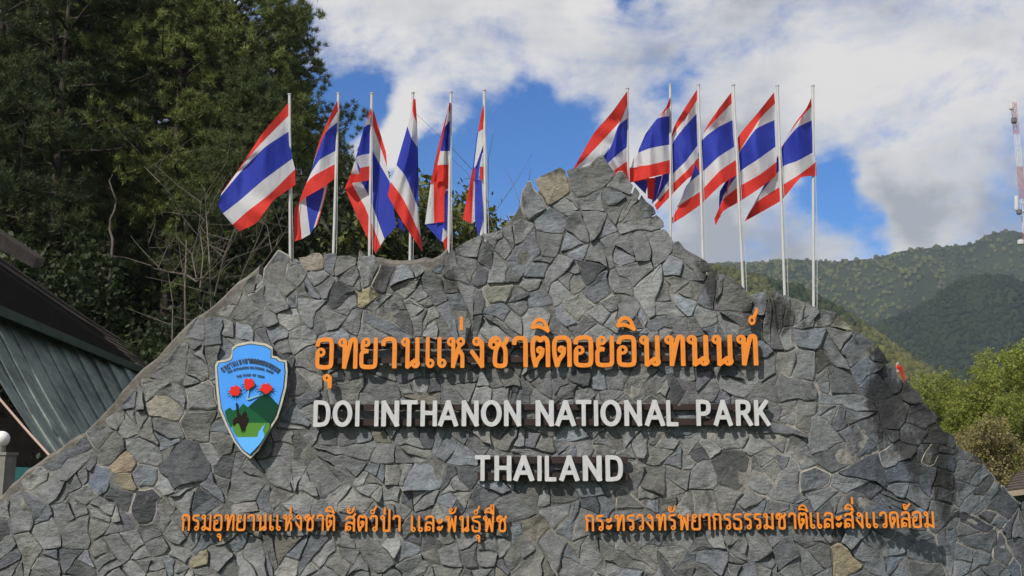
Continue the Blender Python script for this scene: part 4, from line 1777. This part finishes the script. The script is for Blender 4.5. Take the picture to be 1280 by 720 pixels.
def thing2(name, loc, meshes, rz, sc, label, cat, group):
    root = empty(name, loc)
    root.rotation_euler = (0, 0, rz)
    root.scale = (sc, sc, sc)
    tag(root, label, cat, group)
    for nm, me in meshes:
        o = bpy.data.objects.new(nm, me)
        C.objects.link(o)
        o.parent = root
    return root


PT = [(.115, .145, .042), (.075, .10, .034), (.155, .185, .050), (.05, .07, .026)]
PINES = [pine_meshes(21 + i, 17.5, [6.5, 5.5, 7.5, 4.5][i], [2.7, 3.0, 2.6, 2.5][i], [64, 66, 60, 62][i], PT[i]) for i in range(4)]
# px at the foot, depth, mesh, scale, label
PL = [
    (330, 31, 2, .94, 'bright sunlit pine whose crown edges the blue sky at the right of the grove'),
    (392, 37, 1, .80, 'lower dark pine at the right edge of the grove behind the second flag'),
    (255, 28, 0, 1.02, 'pine with sunlit crown left of the first flag'),
    (190, 27, 2, 1.05, 'tall pine with a straight visible trunk in the middle of the grove'),
    (120, 29, 1, 1.10, 'pine above the end of the green awning, crown out of the frame'),
    (60, 26, 3, 1.08, 'dark pine above the shelter roof near the left edge'),
    (15, 29, 1, 1.10, 'dark pine at the far left corner above the upper eave'),
    (-60, 26, 3, 1.10, 'pine just outside the left edge leaning its boughs into view'),
    (290, 38, 3, 1.05, 'dark pine standing behind the bright right hand pine'),
    (222, 36, 1, 1.12, 'shadowed pine in the second row behind the straight trunk'),
    (155, 38, 3, 1.18, 'dark pine deep in the grove between the two tallest trunks'),
    (90, 37, 0, 1.18, 'pine in the second row above the shelter ridge'),
    (30, 38, 3, 1.2, 'dark back row pine behind the shelter'),
    (350, 46, 0, 1.10, 'distant pine filling the gap behind the first flag'),
    (430, 48, 3, .68, 'short dark pine behind the third flag pole'),
    (-30, 46, 1, 1.25, 'back row pine at the far left'),
    (120, 47, 1, 1.3, 'back row pine behind the middle of the grove'),
    (240, 48, 3, 1.28, 'back row pine behind the first flag side of the grove'),
    (-130, 33, 1, 1.1, 'pine standing outside the frame at the left'),
    (300, 24.5, 1, .66, 'younger pine close behind the wall below the bright crown'),
]
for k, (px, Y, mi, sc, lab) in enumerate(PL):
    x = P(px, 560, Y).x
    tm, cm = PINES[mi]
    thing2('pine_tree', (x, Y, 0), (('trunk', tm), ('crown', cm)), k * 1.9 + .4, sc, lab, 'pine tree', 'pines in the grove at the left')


def broad_meshes(seed, H, rad, tone, lobes=9, dens=70, k=16, L=.16, low=.25, bark=M_BARK):
    g = np.random.default_rng(seed)
    tr = MB()
    tr.tube([(0, 0, 0), (.05, .03, H * .3), (g.normal() * .1, g.normal() * .1, H * .6)], [H * .022 + .02, H * .018 + .01, H * .01], 7)
    ctr = []
    for i in range(lobes):
        a = i * 2.4 + g.normal() * .3
        f = (i + .5) / lobes
        z = H * (low + (0.88 - low) * f)
        rr = rad * (.62 * math.sin(math.pi * (.25 + .62 * f))) * (.6 + .5 * g.random())
        c = np.array([math.cos(a) * rr, math.sin(a) * rr, z])
        ctr.append((c, rad * (.30 + .22 * g.random())))
        tr.tube([(0, 0, H * (low * .6 + .25 * f)), tuple(c * np.array([.5, .5, .88])), tuple(c)], [H * .009 + .01, H * .006 + .005, .008], 5, cap=False)
    cl = []
    lobe = []
    for li, (c, r) in enumerate(ctr):
        m = int(dens * (r / (rad * .4)) ** 2)
        d = g.normal(size=(m, 3))
        d /= np.linalg.norm(d, axis=1, keepdims=True)
        rr = r * (.55 + .5 * g.random((m, 1)))
        cl.append(c + d * rr * np.array([1, 1, .8]))
        lobe += [li] * m
    cl = np.concatenate(cl)
    n = len(cl)
    V = leaves(cl, k, L, L * .9, g)
    ltone = .8 + .45 * g.random(len(ctr))
    cc = np.array(tone)[None] * ltone[np.array(lobe)][:, None] * (.7 + .6 * g.random((n, 1)))
    yl = g.random((n, 1)) ** 2 * .4
    cc = cc * (1 - yl) + np.array([.17, .17, .035]) * yl * (np.mean(tone) / .06)
    T = np.repeat(np.repeat(cc, k, 0), 4, 0)
    crown = np_mesh('crown', V, 4, len(V) // 4, T)
    crown.materials.append(M_LEAF)
    tm = mesh('trunk', tr.V, tr.F, smooth=True)
    tm.materials.append(bark)
    return tm, crown


BT = [broad_meshes(51, 8, 3.6, (.17, .205, .036), 15, 110, 24, .13, .12), broad_meshes(52, 8, 3.3, (.19, .22, .038), 15, 110, 24, .13, .15)]
RT = [(1268, 44, 1, .98, 'tallest yellow green tree at the right edge of the photo'), (1196, 46, 0, .86, 'rounded yellow green tree beside the right slope of the wall'),
      (1228, 41, 1, .74, 'lower leafy tree in front of the two rounded green trees'), (1310, 40, 0, 1.0, 'leafy tree cut off by the right edge'),
      (1152, 50, 1, .70, 'small green tree peeping over the wall shoulder near the tiny flag'), (1360, 46, 1, 1.1, 'leafy tree standing outside the right edge'),
      (1290, 36, 0, .62, 'dark leafy tree above the hut roof')]
for k, (px, Y, mi, sc, lab) in enumerate(RT):
    x = P(px, 560, Y).x
    tm, cm = BT[mi]
    sc *= .84
    thing2('leafy_tree', (x, Y, 0), (('trunk', tm), ('crown', cm)), k * 1.3, sc, lab, 'tree', 'leafy trees at the right')

# undergrowth behind the wall
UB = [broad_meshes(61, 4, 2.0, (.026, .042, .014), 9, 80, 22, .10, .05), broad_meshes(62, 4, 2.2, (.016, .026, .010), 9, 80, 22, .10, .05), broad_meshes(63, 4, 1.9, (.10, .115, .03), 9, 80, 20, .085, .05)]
UL = [(500, 25, 2, 2.25, 'sunlit olive bush behind the third and fourth flags'), (552, 27, 2, 2.45, 'sunlit bush between the fourth and fifth flags'), (445, 25, 1, 2.3, 'green bush at the foot of the third flag pole'),
      (590, 30, 1, 2.12, 'dark bush beside the left slope of the wall peak'), (410, 24, 1, 1.7, 'dark bush below the second flag'), (350, 22, 0, 1.2, 'bush behind the first flag pole'),
      (290, 23, 1, 1.3, 'dark shrub behind the bare branches'), (235, 21, 0, 1.15, 'green shrub in the shade left of the bare branches'), (180, 22, 1, 1.2, 'dark shrub right of the awning'),
      (165, 27, 2, 1.25, 'light green shrub catching sun deep between the trunks'), (120, 24, 1, 1.55, 'dark shrub above the lower end of the roof'), (75, 27, 0, 1.75, 'broad leafy shrub behind the brown roof'),
      (30, 25, 0, 1.9, 'tall leafy shrub behind the upper eave'), (-30, 25, 1, 1.9, 'dark shrub behind the shelter at the far left'), (625, 32, 1, 1.95, 'small dark bush hidden by the wall peak'), (230, 30, 1, 1.7, 'large dark shrub between the pine trunks'),
      (330, 31, 1, 1.6, 'large dark shrub under the bright pine'), (400, 30, 1, 1.6, 'large dark shrub behind the second flag'), (130, 33, 1, 2.0, 'very dark shrub in the back of the grove')]
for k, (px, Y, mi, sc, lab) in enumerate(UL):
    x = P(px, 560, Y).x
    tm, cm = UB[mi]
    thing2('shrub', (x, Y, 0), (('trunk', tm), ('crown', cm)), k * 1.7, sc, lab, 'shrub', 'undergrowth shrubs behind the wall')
# dry grassy shrub by the hut
DR = broad_meshes(71, 3, 1.5, (.20, .165, .08), 8, 90, 24, .075, .05)
for k, (px, Y, sc, lab) in enumerate([(1236, 27, .95, 'dry straw coloured bush between wall slope and hut roof'), (1205, 30, .9, 'tan bush half hidden by the wall slope')]):
    x = P(px, 560, Y).x
    thing2('dry_bush', (x, Y, 0), (('trunk', DR[0]), ('crown', DR[1])), k * 2.0, sc, lab, 'bush', 'dry bushes by the hut')
# few sprays of grass on the ledge top are part of the coping shrub


def bare_tree(root_px, Y, pts_list, label, name='bare_tree', wmul=.62):
    root = empty(name, P(root_px[0], root_px[1], Y))
    tag(root, label, 'bare tree')
    m = MB()
    tw = MB()
    g = random.Random(int(root_px[0]))
    for (pl, r0) in pts_list:
        pts = []
        n = len(pl)
        for i, (x, y) in enumerate(pl):
            pts.append(P(x, y, Y + .5 * math.sin(x * .05 + y * .03)))
        rr = [r0 * wmul * (1 - .75 * i / max(1, n - 1)) for i in range(n)]
        m.tube(pts, rr, 6)
        for i in range(n - 1):
            for _ in range(2):
                f = g.random()
                a = pts[i].lerp(pts[i + 1], f)
                d = Vector((g.uniform(-1, 1), g.uniform(-.6, .6), g.uniform(-.1, 1))).normalized()
                l = g.uniform(.25, .8)
                b = a + d * l
                c = b + (d + Vector((g.uniform(-.6, .6), 0, g.uniform(-.2, .5)))) * l * .6
                q_ = wmul / .62
                tw.tube([a, b, c], [.008 * q_, .005 * q_, .003 * q_], 4, cap=False)
    m.build('branch_frame', M_PALEBARK, root)
    tw.build('twigs', M_PALEBARK, root)['kind'] = 'stuff'
    return root


bare_tree((263, 395), 17, [([(266, 430), (264, 385), (262, 330), (258, 270), (256, 235)], .035), ([(232, 440), (231, 360), (233, 300), (228, 262)], .032),
                           ([(246, 352), (232, 343), (212, 340), (190, 335), (186, 310), (184, 290)], .026), ([(228, 272), (215, 245), (200, 228), (180, 208)], .024),
                           ([(246, 352), (262, 340), (280, 322), (290, 300)], .022), ([(250, 360), (254, 320), (250, 290), (262, 262), (272, 240)], .022), ([(246, 350), (240, 320), (248, 290), (252, 250)], .02),
                           ([(215, 430), (216, 380), (210, 340)], .018)],
          'tangle of pale leafless branches in front of the grove left of the first flag')
bare_tree((305, 360), 16, [([(290, 380), (304, 340), (322, 300), (336, 262), (342, 235)], .022), ([(268, 370), (280, 320), (292, 290), (300, 262)], .02), ([(318, 345), (350, 300), (372, 262)], .014)],
          'thin pale saplings crossing below the first flag', 'bare_sapling')
bare_tree((628, 290), 13, [([(622, 300), (612, 270), (606, 235), (604, 215)], .014), ([(636, 285), (648, 262), (652, 240)], .008)],
          'dead twigs standing against the sky left of the wall peak', 'dead_twig', .45)
# thin grey trunks seen among the pines
for (x0, y0, x1, y1, Y, r0, lab) in ((141, 300, 141, 218, 24, .03, 'thin pale dead trunk between the pines above the awning end'), (31, 330, 30, 112, 26.5, .035, 'thin reddish dead trunk at the upper left of the grove'),
                                     (193, 420, 188, 10, 27.6, .05, 'straight slim grey trunk running up the middle of the grove')):
    root = empty('dead_tree', (P(x0, 560, Y).x, Y, 0))
    tag(root, lab, 'tree trunk', 'slim dead trees among the pines')
    m = MB()
    a = P(x0, y0, Y)
    b = P(x1, y1, Y)
    m.tube([Vector((a.x, Y, 0)), a] + [a.lerp(b, f) + Vector((.09 * math.sin(f * 9 + x0), 0, 0)) for f in (.15, .3, .45, .6, .75, .9)] + [b], [r0 * 1.6, r0 * 1.2] + [r0 * (1.1 - .6 * f) for f in (.15, .3, .45, .6, .75, .9)] + [r0 * .4], 7)
    m.build('trunk', M_PALEBARK, root)


# ------------------------------------------------------------------ shelter with green awning at the left
def shelter():
    root = empty('shelter', (-8.5, 17.0, 0))
    tag(root, 'open shelter with brown shingle roof and green corrugated awning at the left edge', 'shelter')
    m_sh = mat('shingle', (.075, .06, .05), .9, noise=[(3, .6, 1.4, ONE), (20, .7, 1.3, (1, 1, 3))], bump=[(14, .8, ONE, .03)])
    m_fa = mat('fascia', (.055, .075, .06), .7, noise=[(5, .7, 1.2, ONE)])
    m_aw = mat('awning_green', (.185, .215, .195), .6, noise=[(1.2, .55, 1.45, ONE), (7, .75, 1.25, (1, 1, .5)), (30, .85, 1.15, (1, 1, .3))], bump=[(8, .3, ONE, .02)])
    m_in = mat('interior_timber_shade', (.009, .008, .007), .95, spec=.05, noise=[(4, .6, 1.4, ONE)])  # near-black timber: the shelter's inner shade is put into its colour
    m_te = mat('teal_cloth', (.01, .08, .08), .7)

    def Yr(px):
        return 13.0 + (px + 120) / 320 * 7.0
    # roof slope: near edge (eave) and far upper edge; shingle courses stepped
    ea = [(-140, 322), (0, 385), (90, 424), (186, 463)]
    up = [(-140, 226), (0, 325), (90, 388), (190, 452)]
    n = 40
    rows = 7
    m = MB()
    ex = np.linspace(-140, 186, n)

    def E(x, f):
        y0 = np.interp(x, [p[0] for p in ea], [p[1] for p in ea])
        xx = x
        y1 = np.interp(x, [p[0] for p in up], [p[1] for p in up])
        return P(xx, y0 + (y1 - y0) * f, Yr(x) + 1.6 * f)
    for r in range(rows):
        f0, f1 = r / rows, (r + 1) / rows + .02
        for i in range(n - 1):
            lift = .03
            a, b = E(ex[i], f0), E(ex[i + 1], f0)
            c, d = E(ex[i + 1], f1), E(ex[i], f1)
            up_ = Vector((0, -.02, lift))
            jit = rnd.uniform(-.006, .006)
            n0 = len(m.V)
            m.V += [tuple(a + up_ + Vector((0, 0, jit))), tuple(b + up_ + Vector((0, 0, jit))), tuple(c), tuple(d), tuple(a), tuple(b)]
            m.F += [(n0, n0 + 1, n0 + 2, n0 + 3), (n0 + 4, n0 + 5, n0 + 1, n0)]
    ro = m.build('roof', m_sh, root)
    m = MB()
    for i in range(n - 1):
        a, b = E(ex[i], 0), E(ex[i + 1], 0)
        if i == 0:
            A0 = a
        B0 = b
    m.prism([A0 + Vector((0, .03, .0)), B0 + Vector((0, .03, 0)), B0 + Vector((0, .03, -.12)), A0 + Vector((0, .03, -.16))], (.02, .08, 0))
    m.build('fascia', m_fa, root)
    # ridge cap
    m = MB()
    m.tube([E(x, 1) for x in ex[::5]] + [E(186, 1)], .05, 6)
    m.build('ridge_cap', m_sh, root)
    # roof underside board
    m = MB()
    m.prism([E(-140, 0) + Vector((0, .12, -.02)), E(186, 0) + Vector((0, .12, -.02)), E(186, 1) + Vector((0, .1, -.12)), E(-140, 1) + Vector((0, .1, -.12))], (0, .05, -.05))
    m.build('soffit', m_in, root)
    # upper eave piece
    m = MB()
    pa, pb, pc, pd = P(-90, 232, 16.5), P(46, 322, 18.5), P(40, 334, 18.3), P(-90, 262, 16.2)
    m.prism([pa, pb, pc, pd], (.0, .35, .05))
    m.build('upper_eave', m_sh, root)
    # awning, ribbed sheet
    V, F = [], []
    nu, nv = 240, 10
    for i in range(nu):
        u = i / (nu - 1)
        tx = -62 + (210 + 62) * u
        ty = 358 + (472 - 358) * u
        T = P(tx, ty, Yr(tx) + .1)
        bx, by = tx + 128, ty + 220
        B = P(bx, by, Yr(tx) * .90 + 1.0)
        for j in range(nv):
            v = j / (nv - 1)
            p = T.lerp(B, v)
            w = math.sin(u * 2 * math.pi * 13 + v * .8)
            rip = .085 * (abs(w) ** .6) * (1 if w > 0 else -1) + .025 * math.sin(u * 90 + 3 * v)
            p = p + Vector((.1, -.8, .25)) * rip + Vector((0, 0, -.12 * math.sin(math.pi * v)))
            V.append(p)
    for i in range(nu - 1):
        for j in range(nv - 1):
            F.append((i * nv + j, i * nv + j + 1, (i + 1) * nv + j + 1, (i + 1) * nv + j))
    link('awning', mesh('awning', V, F, smooth=True), root, (m_aw,))
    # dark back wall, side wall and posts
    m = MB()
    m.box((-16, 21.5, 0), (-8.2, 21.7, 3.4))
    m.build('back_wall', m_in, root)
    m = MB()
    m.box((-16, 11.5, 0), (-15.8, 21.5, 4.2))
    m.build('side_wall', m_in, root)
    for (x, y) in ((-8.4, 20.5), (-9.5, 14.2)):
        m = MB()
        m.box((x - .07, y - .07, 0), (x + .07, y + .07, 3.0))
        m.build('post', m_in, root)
    # bench cloth / rail inside
    m = MB()
    a, b = P(12, 584, 13.5), P(48, 586, 13.5)
    m.prism([a, b, b + Vector((0, 0, -.5)), a + Vector((0, 0, -.5))], (0, .3, 0))
    m.build('table_cloth', m_te, root)


shelter()

# guy rope
rr = empty('guy_rope', P(66, 572, 12.0))
tag(rr, 'pale rope stretched from the awning down to the left slope of the wall', 'rope')
m = MB()
m.tube([P(-60, 418, 12.2), P(0, 499, 12.0), P(30, 534, 11.9), P(68, 576, 11.7)], .014, 6)
m.build('rope', mat('rope_fibre', (.45, .33, .27), .8), rr)


def garden_lamp():
    c = P(-5, 541, 11.6)
    root = empty('globe_lamp', (c.x, c.y, 0))
    tag(root, 'white globe lamp on a square grey post at the left edge', 'lamp')
    m_post = mat('lamp_post_concrete', (.21, .20, .18), .9, noise=[(5, .7, 1.2, ONE)], bump=[(20, .4, ONE, .01)])
    top = P(0, 569, 11.6).z
    m = MB()
    x1 = P(12.5, 569, 11.6).x
    m.box((x1 - .26, 11.5, 0), (x1, 11.76, top))
    m.box((x1 - .275, 11.485, top), (x1 + .012, 11.775, top + .035))
    m.build('post', m_post, root)
    cx = x1 - .13
    m = MB()
    m.tube([(cx, 11.63, top + .035), (cx, 11.63, top + .10)], .055, 12)
    m.build('neck', m_post, root)
    m = MB()
    m.ball((cx, 11.63, top + .10 + .085), .092, 20, 12)
    m.build('globe', mat('lamp_globe', (.78, .76, .70), .3), root, smooth=True)


garden_lamp()


def mast():
    Y = 150
    t = P(1267, 128, Y)
    root = empty('radio_mast', (t.x, Y, 0))
    tag(root, 'tall red and white lattice radio mast rising at the right edge', 'radio mast')
    mr_ = mat('mast_red', (.42, .14, .09), .6)
    mw_ = mat('mast_white', (.62, .62, .60), .6)
    w = .27
    H = t.z
    n = 11
    seg = H / n
    for s in range(n):
        m = MB()
        z0, z1 = s * seg, (s + 1) * seg
        for (a, b) in ((-w, -w), (w, -w), (w, w), (-w, w)):
            m.tube([(t.x + a, Y + b, z0), (t.x + a, Y + b, z1)], .042, 5)
        k = 6
        for i in range(k):
            a0 = z0 + seg * i / k
            a1 = z0 + seg * (i + 1) / k
            for (p, q_) in (((-w, -w), (w, -w)), ((w, -w), (w, w)), ((w, w), (-w, w)), ((-w, w), (-w, -w))):
                if i % 2:
                    p, q_ = q_, p
                m.tube([(t.x + p[0], Y + p[1], a0), (t.x + q_[0], Y + q_[1], a1)], .024, 4, cap=False)
        m.build('lattice_section', mr_ if (s % 2 == 0) else mw_, root)
    ma = mat('antenna_grey', (.5, .5, .5), .5)
    md = mat('antenna_dark', (.12, .11, .12), .6)
    for (px, py0, py1, r, mm) in ((1264, 130, 137, .3, ma), (1267.5, 147, 154, .42, md), (1270.5, 245, 263, .32, ma), (1274, 262, 268, .4, md), (1276, 300, 306, .5, ma)):
        a, b = P(px, py0, Y - .6), P(px, py1, Y - .6)
        m = MB()
        m.tube([b, b.lerp(a, .15), b.lerp(a, .85), a], [r * .8, r, r, r * .8], 10)
        m.tube([b.lerp(a, .5), Vector((t.x, Y - .3, b.lerp(a, .5).z))], .06, 5)
        m.build('antenna', mm, root)
    m = MB()
    m.tube([(t.x - .3, Y, H), (t.x - .3, Y, H + 1.4)], .04, 5)
    m.tube([(t.x + .3, Y, H), (t.x + .3, Y, H + .8)], .04, 5)
    m.build('whip_aerial', mw_, root)


mast()


def hut():
    root = empty('hut', (P(1300, 600, 24).x, 24, 0))
    tag(root, 'small hut with brown shingled roof and pale eave board at the lower right edge', 'hut')
    m_r = mat('hut_shingle', (.085, .065, .055), .9, noise=[(8, .6, 1.4, ONE)], bump=[(15, .8, ONE, .03)])
    m_f = mat('hut_fascia', (.48, .38, .27), .7, noise=[(6, .8, 1.1, ONE)])
    m_w = mat('hut_wall', (.035, .05, .035), .9, noise=[(4, .6, 1.4, ONE)])
    e0, e1 = P(1256, 614, 22.5), P(1400, 596, 24.5)
    r0, r1 = P(1272, 590, 24.3), P(1400, 560, 26.5)
    m = MB()
    rows = 7
    for k in range(rows):
        f0, f1 = k / rows, (k + 1) / rows + .03
        a, b = e0.lerp(r0, f0), e1.lerp(r1, f0)
        c, d = e1.lerp(r1, min(f1, 1)), e0.lerp(r0, min(f1, 1))
        n0 = len(m.V)
        up_ = Vector((0, 0, .035))
        m.V += [tuple(a + up_), tuple(b + up_), tuple(c), tuple(d), tuple(a), tuple(b)]
        m.F += [(n0, n0 + 1, n0 + 2, n0 + 3), (n0 + 4, n0 + 5, n0 + 1, n0)]
    m.prism([e0 + Vector((0, .05, -.01)), e1 + Vector((0, .05, -.01)), r1 + Vector((0, .05, -.02)), r0 + Vector((0, .05, -.02))], (0, .02, -.05))
    m.prism([r0, r1, r1 + Vector((0, 1.6, -.6)), r0 + Vector((.2, 1.6, -.6))], (0, 0, -.05))
    m.build('roof', m_r, root)
    m = MB()
    m.prism([e0 + Vector((-.03, -.03, -.01)), e1 + Vector((0, -.03, -.01)), e1 + Vector((0, -.03, -.13)), e0 + Vector((-.03, -.03, -.13))], (0, .05, 0))
    m.build('eave_board', m_f, root)
    m = MB()
    m.prism([Vector((e0.x + .3, 22.9, 0)), Vector((e1.x, 24.9, 0)), Vector((e1.x, 24.9, e1.z - .1)), Vector((e0.x + .3, 22.9, e0.z - .05))], (0, .12, 0))
    m.prism([Vector((e0.x + .3, 23.02, 0)), Vector((e0.x + .3, 25.3, 0)), Vector((e0.x + .3, 25.3, r0.z - .15)), Vector((e0.x + .3, 23.02, e0.z - .05))], (.1, 0, 0))
    m.build('wall', m_w, root)


hut()


# ------------------------------------------------------------------ haze
def haze():
    m = bpy.data.materials.new('haze_air')
    m.use_nodes = True
    nt = m.node_tree
    nt.nodes.clear()
    out = nt.nodes.new('ShaderNodeOutputMaterial')
    v = nt.nodes.new('ShaderNodeVolumePrincipled')
    v.inputs['Color'].default_value = (.72, .85, 1.0, 1)
    v.inputs['Density'].default_value = 2.0e-4
    v.inputs['Anisotropy'].default_value = 0.2
    nt.links.new(v.outputs[0], out.inputs['Volume'])
    b = MB()
    b.box((-6500, -3200, -8), (6500, 7200, 345))
    o = b.build('haze', m)
    o['kind'] = 'stuff'


haze()
